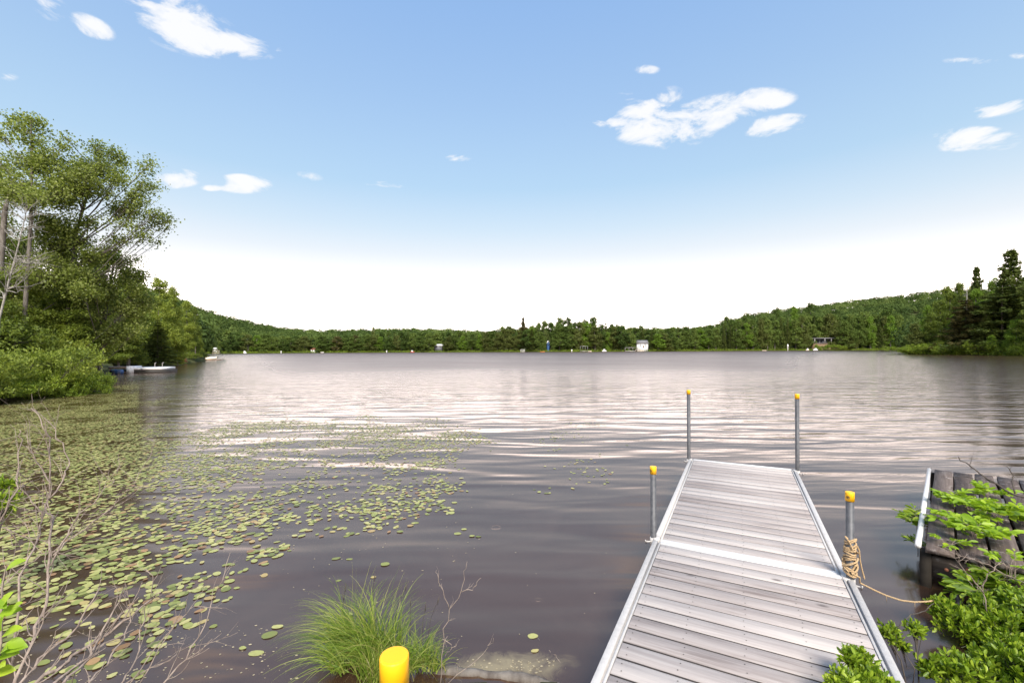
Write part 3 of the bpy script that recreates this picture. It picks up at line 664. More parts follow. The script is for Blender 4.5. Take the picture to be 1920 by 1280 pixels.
# dead sticks traced from where they lie
def sticks(name, label, cat, lines, mname, kids=1, klen=.16, smooth=True):
    base = D(lines[0][0][0], lines[0][0][1], lines[0][0][2]); base[2] = 0
    t = MB()
    for ln in lines:
        r0 = ln[-1]*.8; P = [D(x, y, d)-base for (x, y, d) in ln[:-1]]
        P = np.array(P); k = len(P)
        # subdivide with small wobble
        s = np.linspace(0, k-1, (k-1)*3+1); Q = np.stack([np.interp(s, np.arange(k), P[:, a]) for a in range(3)], 1)
        Q[1:-1] += rng.normal(size=(len(Q)-2, 3))*.006
        rr = np.linspace(r0, r0*.35, len(Q)); t.tube(Q, rr, 6, True)
        for _ in range(int(kids*k)):
            a = random.randint(1, len(Q)-2); d = nrm(Q[a+1]-Q[a-1])+rng.normal(size=3)*.55
            twigs(t, Q[a], d, klen*random.uniform(.5, 1.3), max(rr[a]*.5, .0014), random.choice((0, 1, 1)), None, .5, 4, .03, (1, 2))
    o = t.obj(name, M[mname], smooth=True); o.location = tuple(base)
    return tag(o, label, cat)
d0 = 2.3
sticks('bare_shrub', 'tall bare grey shrub rising over the lily pads at the left edge', 'shrub', [
    [(22, 1300, 1.9), (55, 1210, 2.0), (74, 1162, 2.1), (87, 1122, 2.15), (94, 1072, 2.2), (95, 985, 2.4), (88, 945, 2.5), (94, 900, 2.55), (95, 830, 2.6), (82, 800, 2.6), (58, 765, 2.65), .009],
    [(97, 940, 2.5), (105, 920, 2.5), (120, 890, 2.55), (128, 868, 2.6), (118, 835, 2.6), (95, 790, 2.65), (62, 765, 2.7), .006],
    [(-20, 1030, 2.2), (0, 980, 2.25), (28, 915, 2.3), (38, 895, 2.35), (38, 822, 2.4), (36, 805, 2.4), .006],
    [(-30, 985, 2.3), (0, 992, 2.3), (60, 1010, 2.35), (120, 1022, 2.4), .005],
    [(95, 1060, 2.2), (125, 1000, 2.3), (140, 972, 2.35), (175, 940, 2.4), (200, 915, 2.45), (212, 900, 2.5), (220, 877, 2.5), .005],
    [(100, 1040, 2.2), (132, 1010, 2.3), (175, 975, 2.35), (217, 945, 2.4), (225, 932, 2.4), (250, 912, 2.4), (260, 885, 2.45), .005],
    [(22, 1260, 1.95), (40, 1080, 2.1), (62, 1030, 2.2), (75, 1000, 2.3), (78, 975, 2.35), (88, 942, 2.4), .007],
    [(78, 975, 2.35), (60, 940, 2.35), (44, 925, 2.35), (42, 905, 2.4), .004],
    [(95, 905, 2.5), (82, 880, 2.5), (60, 855, 2.5), (48, 835, 2.5), .004],
    [(-10, 1120, 2.0), (30, 1070, 2.1), (80, 1040, 2.15), (130, 1030, 2.2), .004]], 'twig', 2.3, .19)
sticks('dead_branch', 'bundle of dead sticks leaning right from the bottom left corner', 'branch', [
    [(40, 1295, 1.85), (105, 1254, 1.95), (153, 1219, 2.05), (208, 1186, 2.15), (247, 1153, 2.2), (284, 1122, 2.3), (302, 1109, 2.3), .011],
    [(90, 1290, 1.85), (153, 1240, 2.0), (197, 1208, 2.1), (251, 1179, 2.2), .009],
    [(112, 1290, 1.85), (166, 1236, 2.0), (186, 1197, 2.1), (214, 1140, 2.2), (232, 1105, 2.3), .008],
    [(30, 1290, 1.85), (76, 1236, 1.95), (122, 1197, 2.05), (151, 1162, 2.1), (188, 1100, 2.2), .008],
    [(165, 1290, 1.9), (197, 1245, 2.0), (230, 1197, 2.1), (245, 1160, 2.2), (251, 1138, 2.2), .006]], 'twig', 1.9, .15)
sticks('dead_branch', 'thin dead sticks fanning out over open water right of the lily pads', 'branch', [
    [(220, 1290, 2.0), (250, 1250, 2.1), (262, 1200, 2.2), (272, 1140, 2.3), (286, 1092, 2.3), (272, 1065, 2.3), .005],
    [(298, 1290, 2.0), (350, 1232, 2.1), (383, 1175, 2.2), (394, 1127, 2.3), (416, 1092, 2.3), (432, 1035, 2.4), .005],
    [(230, 1285, 2.0), (317, 1236, 2.1), (354, 1212, 2.2), (398, 1197, 2.2), .004],
    [(240, 1285, 2.0), (306, 1197, 2.15), (341, 1153, 2.2), .004],
    [(256, 1290, 2.0), (320, 1180, 2.1), (360, 1140, 2.2), (376, 1130, 2.2), .0035]], 'twig', 1.5, .13)
sticks('dry_stalk', 'dry brown stalk with curled tips right of the grass tuft', 'stalk', [
    [(825, 1290, 2.45), (830, 1200, 2.5), (842, 1140, 2.5), (865, 1107, 2.5), (872, 1072, 2.5), (876, 1052, 2.5), .0035],
    [(842, 1140, 2.5), (830, 1108, 2.5), (817, 1080, 2.5), (818, 1068, 2.5), .003],
    [(865, 1109, 2.5), (880, 1104, 2.5), (892, 1097, 2.5), (902, 1083, 2.5), .003],
    [(830, 1198, 2.5), (847, 1214, 2.5), (855, 1210, 2.5), (862, 1198, 2.5), .003],
    [(847, 1214, 2.5), (838, 1226, 2.5), (834, 1228, 2.5), .002],
    [(836, 1285, 2.45), (905, 1225, 2.5), (927, 1207, 2.5), (924, 1195, 2.5), .003]], 'twig', .5, .045)
sticks('dead_branch', 'dark bare branch reaching in from the right over the old dock', 'branch', [
    [(1960, 945, 3.0), (1920, 932, 3.05), (1880, 915, 3.1), (1845, 893, 3.1), (1820, 878, 3.15), (1797, 856, 3.15), .010],
    [(1821, 879, 3.15), (1820, 862, 3.15), .003],
    [(1903, 925, 3.05), (1898, 890, 3.1), (1887, 874, 3.1), .007],
    [(1868, 905, 3.1), (1840, 895, 3.1), (1800, 893, 3.1), (1775, 896, 3.1), .003]], 'twig_dark', .5, .07)
sticks('dead_branch', 'pale forked twig standing before the beam of the old dock', 'branch', [
    [(1852, 1152, 2.8), (1845, 1110, 2.8), (1850, 1085, 2.8), (1860, 1065, 2.8), (1878, 1052, 2.8), .005],
    [(1845, 1112, 2.8), (1820, 1082, 2.8), (1800, 1060, 2.8), (1793, 1036, 2.8), .004],
    [(1925, 1094, 2.7), (1895, 1080, 2.8), (1860, 1062, 2.8), (1800, 1040, 2.85), (1750, 1022, 2.9), .004],
    [(1855, 1075, 2.8), (1842, 1062, 2.8), (1838, 1058, 2.8), .0025]], 'twig', 1.2, .08)
sticks('dead_branch', 'black crooked branch dipping into the water beside the dock rail', 'branch', [
    [(1676, 1186, 2.75), (1692, 1166, 2.8), (1712, 1152, 2.85), (1738, 1142, 2.9), (1765, 1130, 2.95), .007]], 'twig_dark', .6, .04)
sticks('water_stem', 'curved underwater stem trailing from a lone lily pad near the dock', 'plant stem', [
    [(1008, 1195, 2.945), (1030, 1220, 2.815), (1045, 1232, 2.755), (1060, 1250, 2.67), (1063, 1262, 2.62), (1045, 1272, 2.575), .0035]], 'twig', 0)

# sunken log at the water's edge
mb = MB(); P = [W(815, 1250), W(870, 1257), W(940, 1263), W(1000, 1270), W(1045, 1285), W(1060, 1300)]
P = np.array(P); s = np.linspace(0, 5, 26); Q = np.stack([np.interp(s, np.arange(6), P[:, a]) for a in range(3)], 1); Q += rng.normal(size=Q.shape)*.004; Q[:, 2] = .0
Q[:, 1] -= .02
mb.tube(Q, .028+.006*np.sin(s*3)+rng.normal(size=26)*.002, 9); lg = mb.obj('log', M['bark'], smooth=True)
tag(lg, 'wet brown log lying at the water edge below pale silt', 'log')

# grass tuft
def tuft(label, lines, n, ln, lean, name='grass_tuft'):
    base = W(700, 1250); base[2] = .03
    t = thing(name, label, 'grass', tuple(base)); lm = MB(); hm = MB()
    V = []; Qd = []
    for k in range(n):
        (x, y, sp, l0, lx) = lines[random.choices(range(len(lines)), [l[2] for l in lines])[0]]
        p = W(x, y)-base+np.array((rng.normal()*.035, rng.normal()*.03, 0)); p[2] = .0
        a = rng.normal()*1.0; Ln = l0*random.uniform(.55, 1.15)
        d = nrm(np.array((lx+.42*rng.normal(), .05+.38*rng.normal(), 1.35)))
        w_ = random.uniform(.0016, .0034); sd_ = nrm(np.cross(d, rng.normal(size=3))); g = random.uniform(.16, .30)
        drift = np.array((lx*.10, 0, 0)); seg = 9; pts = []
        for i in range(seg+1):
            pts.append(p.copy()); p = p+d*Ln/seg; d = nrm(d+np.array((d[0]*.10, d[1]*.10, -g*(.35+.11*i)))+drift)
        pts = np.array(pts); ww = w_*np.linspace(1, .12, seg+1)[:, None]
        b = len(V)*0
        lm.add(np.concatenate([pts-sd_*ww, pts+sd_*ww]), [(i, i+1, seg+2+i, seg+1+i) for i in range(seg)])
    for (x, y, h, ln2) in ((640, 1210, .40, .03), (695, 1200, .44, .03), (660, 1215, .36, -.06), (735, 1215, .42, .10), (770, 1225, .35, .0), (790, 1225, .32, .03), (800, 1225, .36, .08)):
        p = W(x, y)-base; q = p+(ln2*.3, 0, h*.6); r_ = p+(ln2, 0, h)
        hm.tube([p, q, r_], [.0018, .0014, .0011], 4, False)
        hm.tube([r_-(ln2*.12, 0, .05), r_-(ln2*.05, 0, .02), r_+(ln2*.05, 0, .01)], [.0015, .0035, .001], 5)
    lm.obj('blades', M['grass'], t); hm.obj('seed_heads', M['twig_dark'], t)
tuft('tall arching green grass tuft at the water edge by the nearest post', [
    (660, 1235, 3.2, .50, -.38), (700, 1240, 3.0, .48, -.22), (690, 1262, 1.8, .38, -.45), (735, 1240, 1.5, .42, .02), (640, 1262, 1.2, .42, -.75),
    (790, 1255, 1.3, .26, .08), (815, 1262, 1.0, .18, .10), (760, 1270, 1.2, .28, .1), (700, 1285, 1.5, .30, .25)], 1500, .5, -.3)

# ------------------------------------------------------------------ lily pads
def pad_poly(rx, ry, n=11, notch=False):
    a = np.arange(n)*2*math.pi/n+.2; k = 1+.04*np.sin(a*3+1)
    return np.stack([rx*np.cos(a)*k, ry*np.sin(a)*k, np.zeros(n)], 1)
def pad_density(x, y):                  # cover wanted at a spot, given where it shows in the photo
    xb = np.interp(y, [660, 700, 740, 770, 785, 800, 830, 860, 880, 900, 930, 960, 985, 1010, 1030, 1060, 1100, 1150, 1200, 1240, 1290],
                   [380, 400, 380, 520, 900, 960, 1000, 930, 960, 960, 900, 880, 850, 700, 640, 560, 500, 420, 400, 330, 300])
    e = np.clip((xb-x)/130, 0, 1)
    base = np.interp(x, [0, 250, 330, 600, 900], [.62, .60, .52, .46, .42])
    base = base*np.interp(y, [660, 700, 740, 770, 1000, 1150, 1290], [.20, .42, .62, .80, 1.0, .78, .42])
    base = base*np.where(x > 260, np.interp(y, [740, 780, 870, 960], [.55, .6, .72, 1.0]), 1)
    return base*np.minimum(1, e*1.3+.0)+np.where((x < xb+190) & (y > 790) & (y < 925), .07, 0)
def vnoise(X, Y, s, seed):
    r = np.random.default_rng(seed); g = r.random((256, 256)); x = X*s+500; y = Y*s+500
    xi = np.floor(x).astype(int); yi = np.floor(y).astype(int); fx = x-xi; fy = y-yi; fx = fx*fx*(3-2*fx); fy = fy*fy*(3-2*fy)
    G = lambda a, b: g[a % 256, b % 256]
    return (G(xi, yi)*(1-fx)+G(xi+1, yi)*fx)*(1-fy)+(G(xi, yi+1)*(1-fx)+G(xi+1, yi+1)*fx)*fy
N = 420000
Yv = 2.3+(34-2.3)*rng.random(N)**1.35; Xv = rng.uniform(-1.22, .35, N)*Yv
jac = 1.0/(1.35*((Yv-2.3)/31.7+1e-4)**(.35/1.35))
px, py = topix(np.stack([Xv, Yv, 0*Xv], 1))
nz_ = .55*vnoise(Xv, Yv, .9, 1)+.45*vnoise(Xv, Yv, 2.6, 2)
dn = pad_density(px, py)
cover = np.where(dn > .3, 1.75*dn*np.clip((nz_-.28)*3.8, .12, 1.3), dn*np.clip((nz_-.45)*6, .0, 2.4))
# pads per m2 wanted = cover/pad area; samples per m2 there = N*pdf
pdf = (1/31.7)*(1/1.35)*((Yv-2.3)/31.7+1e-4)**(1/1.35-1)/(1.57*Yv)
keep = rng.random(N) < cover/np.interp(Yv, [4, 8, 14], [.0034, .0023, .0018])/(N*pdf)
keep &= (Yv < shore_z(px)-.2) & (ground_h(Xv, Yv) < -.05)
Xp, Yp, pxp, pyp = Xv[keep], Yv[keep], px[keep], py[keep]
print('pads', len(Xp), 'max prob', (cover/np.interp(Yv, [4, 8, 14], [.0034, .0023, .0018])/(N*pdf)).max())
rx = rng.uniform(.022, .044, len(Xp))*np.interp(Yp, [4, 8, 14], [1, .8, .7])*np.where(rng.random(len(Xp)) < .08, 1.25, 1); ry = rx*rng.uniform(.52, .85, len(Xp)); ang = rng.uniform(0, math.pi*2, len(Xp))
# named extras seen singly in open water
for (x, y, r_) in ((999, 1192, .036), (1003, 1220, .026), (700, 1082, .024), (635, 1088, .022), (858, 1000, .04), (897, 1006, .03), (870, 992, .03), (722, 1058, .04), (655, 1152, .03), (630, 1212, .034), (480, 1224, .05), (455, 1215, .025), (505, 1190, .05), (520, 1175, .04), (1216, 1066, .016), (885, 1005, .03), (655, 1048, .03), (630, 1047, .04)):
    p = W(x, y); Xp = np.append(Xp, p[0]); Yp = np.append(Yp, p[1]); rx = np.append(rx, r_); ry = np.append(ry, r_*.7); ang = np.append(ang, random.uniform(-.4, .4)); pxp = np.append(pxp, x); pyp = np.append(pyp, y)
order = np.argsort(Yp-100*((np.arange(len(Yp)) >= len(Yp)-18)))     # nearest, hence largest, first
vis = [k for k in order if -5 < pxp[k] < 1925 and pyp[k] < 1290]
single = set(vis[:300])
protos = []
for k in range(6):
    mb = MB(); pz = pad_poly(.042, .042*(.58+.05*k)); pz[:, 2] = .0012*np.sin(np.arange(11)*1.9+k); mb.add(pz, [tuple(range(11))]); protos.append(mb.mesh('lily_pad', M['pad']))
SOLO = len(Xp)-18
for n_, k in enumerate(vis[:300]):
    o = bpy.data.objects.new('lily_pad', protos[n_ % 6]); C.objects.link(o)
    o.location = (Xp[k], Yp[k], .002+.0015*(n_ % 4)+random.uniform(0, .001)); o.rotation_euler = (random.uniform(-.03, .03), random.uniform(-.03, .03), ang[k]); s = rx[k]/.042; o.scale = (s, s, 1)
    if k == SOLO: tag(o, 'lone pale lily pad at the head of the curved stem near the dock', 'lily pad', 'floating lily pads')
    elif k == SOLO+1: tag(o, 'small lily pad just below the lone pad with the curved stem', 'lily pad', 'floating lily pads')
    elif k >= SOLO: tag(o, 'stray lily pad on open dark water between the main bed and the dock', 'lily pad', 'floating lily pads')
    else: tag(o, 'green oval lily pad of the floating bed among the dead sticks nearest the shore', 'lily pad', 'floating lily pads')
mb = MB(); rest = [k for k in range(len(Xp)) if k not in single]
K = np.array(rest); a = np.arange(9)*2*math.pi/9
ca, sa = np.cos(ang[K])[:, None], np.sin(ang[K])[:, None]
ex, ey = rx[K][:, None]*np.cos(a)[None], ry[K][:, None]*np.sin(a)[None]
V = np.stack([Xp[K][:, None]+ex*ca-ey*sa, Yp[K][:, None]+ex*sa+ey*ca, np.broadcast_to((.002+rng.random((len(K), 1))*.006), ex.shape)+rng.normal(size=ex.shape)*.0008], -1).reshape(-1, 3)
mb.quads(V, np.arange(len(K))[:, None]*9+np.arange(9)[None])
tag(mb.obj('lily_pad_bed', M['pad']), 'wide bed of yellow-green lily pads covering the water at left', 'lily pads', kind='stuff')

mb = MB(); cs = []
for (x0, x1, y0, y1, n_) in ((20, 560, 1170, 1290, 260), (560, 900, 1010, 1200, 30), (450, 900, 1040, 1100, 14), (900, 1200, 900, 1250, 14), (850, 1040, 1235, 1262, 90), (300, 900, 880, 1040, 60)):
    for _ in range(n_):
        p = W(random.uniform(x0, x1), random.uniform(y0, y1), .001); k = random.randint(3, 6); a0 = random.random()*6; r_ = random.uniform(.003, .011)
        mb.add([(p[0]+r_*random.uniform(.4, 1.3)*math.cos(a0+i*6.283/k), p[1]+r_*random.uniform(.3, .9)*math.sin(a0+i*6.283/k), .0015) for i in range(k)], [tuple(range(k))])
tag(mb.obj('floating_debris', plain('debris', (.36, .30, .19), .8, 0, .4, 50)), 'pale flecks of pollen and leaf scraps floating near the shore', 'debris', kind='stuff')
# ------------------------------------------------------------------ trees
def crown_tree(lobes, trunk, r0, nclus, nleaf, lsize, crad, asp=.7, limb=.35, droop=0., shell=.35):
    """lobes: (centre, radii) in tree space; returns bark and leaf builders"""
    bm_, lm = MB(), MB(); trunk = np.array(trunk, float)
    s = np.linspace(0, len(trunk)-1, 12); T = np.stack([np.interp(s, np.arange(len(trunk)), trunk[:, a]) for a in range(3)], 1)
    bm_.tube(T, np.linspace(r0, r0*.25, 12), 7, False)
    wts = np.array([np.prod(l[1])**.7 for l in lobes]); wts = wts/wts.sum()
    for (c, r), wt in zip(lobes, wts):
        c = np.array(c, float); r = np.array(r, float)
        hd = np.hypot(T[:, 0]-c[0], T[:, 1]-c[1]); i = int(np.argmin(np.abs(T[:, 2]-(c[2]-hd*.8-.15*r[2])))); a = T[i]
        m = (a+c)/2+np.array((0, 0, -.06*np.linalg.norm(c-a)))+rng.normal(size=3)*.1*r.mean()
        rl = r0*limb*(.5+.5*min(1, wt*6)); bm_.tube([a, m, c], [rl, rl*.7, rl*.4], 5, False)
        k = max(3, int(nclus*wt)); d = nrm(rng.normal(size=(k, 3))); P = c+d*(rng.uniform(shell, 1., (k, 1))**.6)*r
        src = m+(c-m)*rng.uniform(.2, 1, (k, 1))
        for p, q0 in zip(P, src):
            bm_.tube([q0, (q0+p)/2+rng.normal(size=3)*.05*r.mean(), p], [rl*.28, rl*.2, rl*.1], 3, False)
        n1 = nleaf; C0 = np.repeat(P, n1, 0); S0 = np.repeat(src, n1, 0); tt = rng.random((len(C0), 1))**2*.45
        cen = C0+(S0-C0)*tt+rng.normal(size=C0.shape)*crad*np.array((1, 1, .7))
        cen[:, 2] -= droop*rng.random(len(cen))
        leaves(lm, cen, lsize, .8, None, asp)
    return bm_, lm
def rand_lobes(H, Wd, n, z0=.25, taper=1.):
    out = []
    for k in range(n):
        f = (k+.5)/n; z = H*(z0+(1-z0)*f*.93); env = Wd*math.sin(math.pi*min(1, .18+.80*f))**.7*(1-.45*taper*f)
        a = k*2.4+random.random(); rr = env*random.uniform(.25, .62)
        s = env*random.uniform(.38, .55)
        out.append(((math.cos(a)*rr, math.sin(a)*rr, z), (s, s, s*random.uniform(.7, 1.0))))
    out.append(((0, 0, H*.9), (Wd*.3, Wd*.3, H*.10)))
    return out
LIB = {}
def proto(key, name, bmb, lmb, lmat, bmat='bark', crown='crown'):
    e = bpy.data.objects.new(name, None); e.empty_display_size = .5
    b = bpy.data.objects.new('trunk', bmb.mesh('trunk', M[bmat], True)); b.parent = e
    l = bpy.data.objects.new(crown, lmb.mesh(crown, M[lmat])); l.parent = e
    LIB[key] = (e, b, l)
def plant(key, loc, s=1., rz=None, label=None, cat='tree', group=None, sz=None, lmat=None):
    e, b, l = LIB[key]
    r = e.copy(); C.objects.link(r); r.location = tuple(loc); r.rotation_euler = (0, 0, random.uniform(0, 6.28) if rz is None else rz); r.scale = (s, s, sz or s)
    for ch in (b, l):
        c = ch.copy(); C.objects.link(c); c.parent = r
        if ch is l and lmat: c.material_slots[0].link = 'OBJECT'; c.material_slots[0].material = M[lmat]
    return tag(r, label, cat, group)
# high-detail broadleaf prototypes, 10 m tall
for k in range(4):
    lb = rand_lobes(10, 2.9, 13, .16); proto('broad%d' % k, 'broadleaf_tree', *crown_tree(lb, [(0, 0, -.3), (.1, 0, 3), (-.1, .1, 6), (0, 0, 9.2)], .16, 300, 60, .17, .22), 'leaf_mid')
for k in range(3):
    lb = [((rng.normal()*.75, rng.normal()*.75, random.uniform(.5, 1.2)), (random.uniform(.5, .9),)*2+(random.uniform(.4, .65),)) for _ in range(7)]
    proto('bush%d' % k, 'bush', *crown_tree(lb, [(0, 0, -.2), (0, 0, .8)], .05, 170, 42, .105, .09, .5), 'bush_leaf', 'twig_dark', 'foliage')
# far broadleaf prototypes, 12 m tall, clumpier
for k in range(5):
    lb = rand_lobes(12, 4.6, 9, .12, .7); proto('far%d' % k, 'broadleaf_tree', *crown_tree(lb, [(0, 0, -1), (.1, 0, 4), (-.1, .1, 8), (0, 0, 11)], .16, 170, 30, .42, .34, .8, shell=.6), 'leaf_far')
def conifer(H, R, dens=1., droop=.35, gap=0., needle=.20, shape=1., r0=.16, z0=.08, asp=.35, up=0., th=.04, skip=0.):
    bm_, lm = MB(), MB(); T = [(0, 0, -.4), (.05, 0, H*.5), (0, 0, H)]; bm_.tube(T, [r0, r0*.55, r0*.1], 7, False)
    z = H*z0; cs = []; ds = []
    while z < H*.985:
        f = (z-H*z0)/(H*(1-z0)); rr = R*(1-f)**shape*(1 if not gap else random.uniform(.5, 1.15)); n = max(4, int(7*dens))
        a0 = random.random()*6.28
        for i in range(n):
            if random.random() < skip: continue
            a = a0+i*6.283/n+random.uniform(-.25, .25); L_ = rr*random.uniform(.7-skip, 1.12+skip*.4)+.12
            dv = np.array((math.cos(a), math.sin(a), 0)); tip = dv*L_+np.array((0, 0, z-droop*L_*.5+up*L_)); st = np.array((0, 0, z))
            mid = (st+tip)/2+np.array((0, 0, .05*L_)); bm_.tube([st, mid, tip], [r0*.14*(1-f)+.01, .012, .005], 3, False)
            m = int((6+L_*15)*dens); t = rng.uniform(.15, 1, (m, 1))**.75
            base = np.where(t < .5, st+(mid-st)*t*2, mid+(tip-mid)*(t*2-1)); side = np.array((-dv[1], dv[0], 0))
            lat = rng.uniform(-1, 1, (m, 1))*L_*.24*(1.15-t)
            cs.append(base+side*lat+np.array((0, 0, 1))*rng.normal(size=(m, 1))*th*(.5+L_*.3)); ds.append(nrm(dv+side*np.sign(lat)*.7+rng.normal(size=(m, 3))*.25+np.array((0, 0, -.15+up))))
        z += H*(.028+.05*gap)*random.uniform(.8, 1.3)
    leaves(lm, np.concatenate(cs), needle*1.6, 1.2, None, asp, False, np.concatenate(ds))
    return bm_, lm
proto('spruce0', 'spruce_tree', *conifer(12, 2.2, 1.5, .5, 0, .26), 'needle')
proto('spruce1', 'spruce_tree', *conifer(12, 1.6, 1.3, .6, 0, .26), 'needle')
proto('pine0', 'pine_tree', *conifer(14, 4.2, 2.4, .05, .22, .28, .6, .2, .06, .3, .12, .13, .25), 'needle')
proto('pine1', 'pine_tree', *conifer(14, 3.2, 2.2, .05, .22, .28, .55, .2, .2, .32, .3, .2, .15), 'needle')

def gz(x, d):
    X, _ = ray(x, 640); return float(ground_h(X*d, d))
def at(x, d): X, _ = ray(x, 640); return (X*d, d, gz(x, d)-.15)
def put(key, x, d, ytop, wpx=None, base_h=None, **k):
    p = at(x, d); H = D(x, ytop, d)[2]-p[2]; bh = {'b': 10, 'f': 12, 's': 12, 'p': 14}[key[0]]
    if key.startswith('bush'): bh = 1.75
    s = H/bh; ww = {'bro': 6.0, 'far': 8.4, 'spr': 4.2, 'pin': 7.6, 'bus': 3.0}[key[:3]]
    sw = s if wpx is None else wpx*d/F/ww
    return plant(key, p, sw, sz=s, **k)

# --- left bank: two big traced aspens
def traced(name, label, cat, lobes, trunk, d, r0, **kw):
    base = np.array(at(trunk[0][0], d)); t = thing(name, label, cat, tuple(base))
    dep = kw.pop('dep', 1.0); cnt = kw.pop('counts'); lm_ = kw.pop('leaf', 'leaf_big'); bk = kw.pop('bark', 'bark')
    tr = [D(x, y, d)-base for x, y in trunk]; tr[0] = np.array((0, 0, -.3))
    lb = []
    for (x, y, rx_, ry_) in lobes:
        p = D(x, y, d)-base; p[1] += rng.normal()*rx_*d/F*.6; lb.append((p, np.array((rx_*d/F, rx_*d/F*1.1*dep, ry_*d/F))))
    sat = [(c+rng.normal(size=3)*r*(.8 if r[0] > .6 else .3), r*random.uniform(.28, .5)) for c, r in lb for _ in range(2)]
    lb = [(c, r*.9) for c, r in lb]+(sat if cnt[1] > 9 else [])
    b, l = crown_tree(lb, tr, r0, *cnt, **kw); b.obj('trunk', M[bk], t, smooth=True); l.obj('crown', M[lm_], t); return t
traced('aspen_tree', 'tallest aspen on the left bank with a pointed leafy top', 'tree',
       [(58, 222, 16, 20), (60, 262, 26, 26), (32, 240, 14, 12), (22, 218, 10, 7), (80, 300, 30, 30), (45, 310, 34, 30), (98, 262, 12, 10), (100, 330, 22, 40), (70, 365, 48, 36), (20, 360, 40, 30), (50, 430, 60, 40), (-30, 420, 50, 50), (-40, 320, 30, 50), (-12, 300, 12, 26), (-30, 520, 60, 60), (50, 510, 66, 46), (-5, 250, 6, 10)],
       [(40, 690), (48, 560), (58, 420), (60, 300), (58, 225)], 23, .12, counts=(1000, 31, .125, .24), shell=.2)
traced('aspen_tree', 'broad aspen on the left bank with long boughs reaching over the lake', 'tree',
       [(188, 285, 20, 20), (222, 290, 14, 18), (200, 320, 36, 26), (150, 305, 8, 12), (160, 335, 30, 22), (225, 330, 12, 12), (190, 360, 48, 26), (245, 345, 14, 18), (262, 370, 24, 22), (222, 385, 36, 20), (276, 345, 6, 10), (140, 380, 36, 30), (130, 430, 30, 34), (172, 420, 20, 14), (286, 396, 12, 9), (262, 405, 20, 9), (235, 418, 22, 9), (255, 438, 20, 8), (215, 445, 18, 8), (110, 480, 40, 36), (175, 480, 26, 18), (150, 520, 46, 30)],
       [(118, 690), (128, 560), (142, 440), (165, 360), (190, 290)], 25, .13, counts=(900, 29, .125, .22), limb=.42, shell=.2)
traced('aspen_tree', 'shorter dense tree in front of the broad aspen, leaning to the water', 'tree',
       [(215, 490, 24, 22), (240, 515, 26, 22), (262, 545, 14, 16), (205, 540, 44, 34), (240, 570, 34, 30), (180, 590, 46, 36), (215, 625, 44, 28), (130, 560, 44, 44), (100, 620, 50, 36)],
       [(185, 690), (195, 600), (205, 540), (215, 490)], 27, .15, counts=(800, 44, .13, .22))
mb = MB(); P = np.array(at(-8, 19.5))
T = np.array([D(x, y, 19.5)-P for x, y in ((-8, 690), (-2, 600), (16, 530), (32, 470), (44, 420), (52, 385))]); T[0, 2] = -.2
mb.tube(T, np.linspace(.05, .009, 6), 6, False)
for k in range(34):
    f = random.uniform(1.4, 4.9); a_ = int(f); q = T[a_]*(1-f+a_)+T[min(a_+1, 5)]*(f-a_); sg = 1 if random.random() < .68 else -1
    twigs(mb, q, (sg*random.uniform(.5, 1.1), rng.normal()*.5, random.uniform(.0, .8)), random.uniform(.7, 1.7)*(1.25-f/6), .022*(1.2-f/7), random.choice((1, 2, 2)), None, .55, 5, .05, (2, 4))
o = mb.obj('dead_tree', M['bark_pale']); o.location = tuple(P); tag(o, 'pale leafless grey tree among the aspens on the left bank', 'tree')
lst = [  # x, depth, top, width, proto, label
    (-150, 24, 250, None, 'broad0', 'leafy tree just beyond the left edge of the photo'), (-60, 27, 330, None, 'broad1', 'second leafy tree at the left edge behind the tall aspen'),
    (-20, 21, 500, 150, 'broad2', 'low rounded tree at the left edge beneath the tall aspen'), (60, 24, 505, 150, 'broad3', 'low tree below the tall aspen on the left bank'),
    (130, 25, 545, 130, 'broad0', 'low tree below the broad aspen on the left bank'), (105, 33, 465, 150, 'broad2', 'tree behind the two tall aspens on the left bank'),
    (180, 36, 470, 150, 'broad1', 'tree behind the broad aspen on the left bank'), (240, 49, 505, 110, 'broad3', 'tree behind the leaning dense tree on the left bank'),
    (40, 32, 440, 150, 'broad1', 'tree filling the gap behind the tallest aspen'), (222, 47, 600, 80, 'broad0', 'small tree over the wooden ramp of the white float'),
    (300, 58, 520, 80, 'broad1', 'upright tree topping the bank above the orange float'), (325, 62, 535, 60, 'broad0', 'slim tree right of the upright one above the orange float'),
    (268, 56, 585, 80, 'broad2', 'rounded tree left of the orange float'), (296, 54, 600, 66, 'spruce0', 'dark spruce behind the orange float'), (332, 60, 610, 56, 'broad3', 'bright low tree over the orange float'),
    (350, 74, 562, 50, 'broad2', 'tree near the tip of the left bank'), (366, 80, 575, 36, 'broad0', 'last tall tree at the tip of the left bank'), (372, 84, 610, 30, 'broad1', 'small end tree at the tip of the left bank'), (352, 76, 615, 34, 'broad3', 'low tree second from the tip of the left bank'),
    (228, 51, 560, 90, 'broad2', 'tree on the bay shore behind the white float'), (172, 29, 585, 80, 'broad1', 'small tree over the bush point on the left bank')]
for (x, d, yt, wp, k, lab) in lst:
    put(k, x, d, yt, wp, label=lab, group='trees on the left bank')
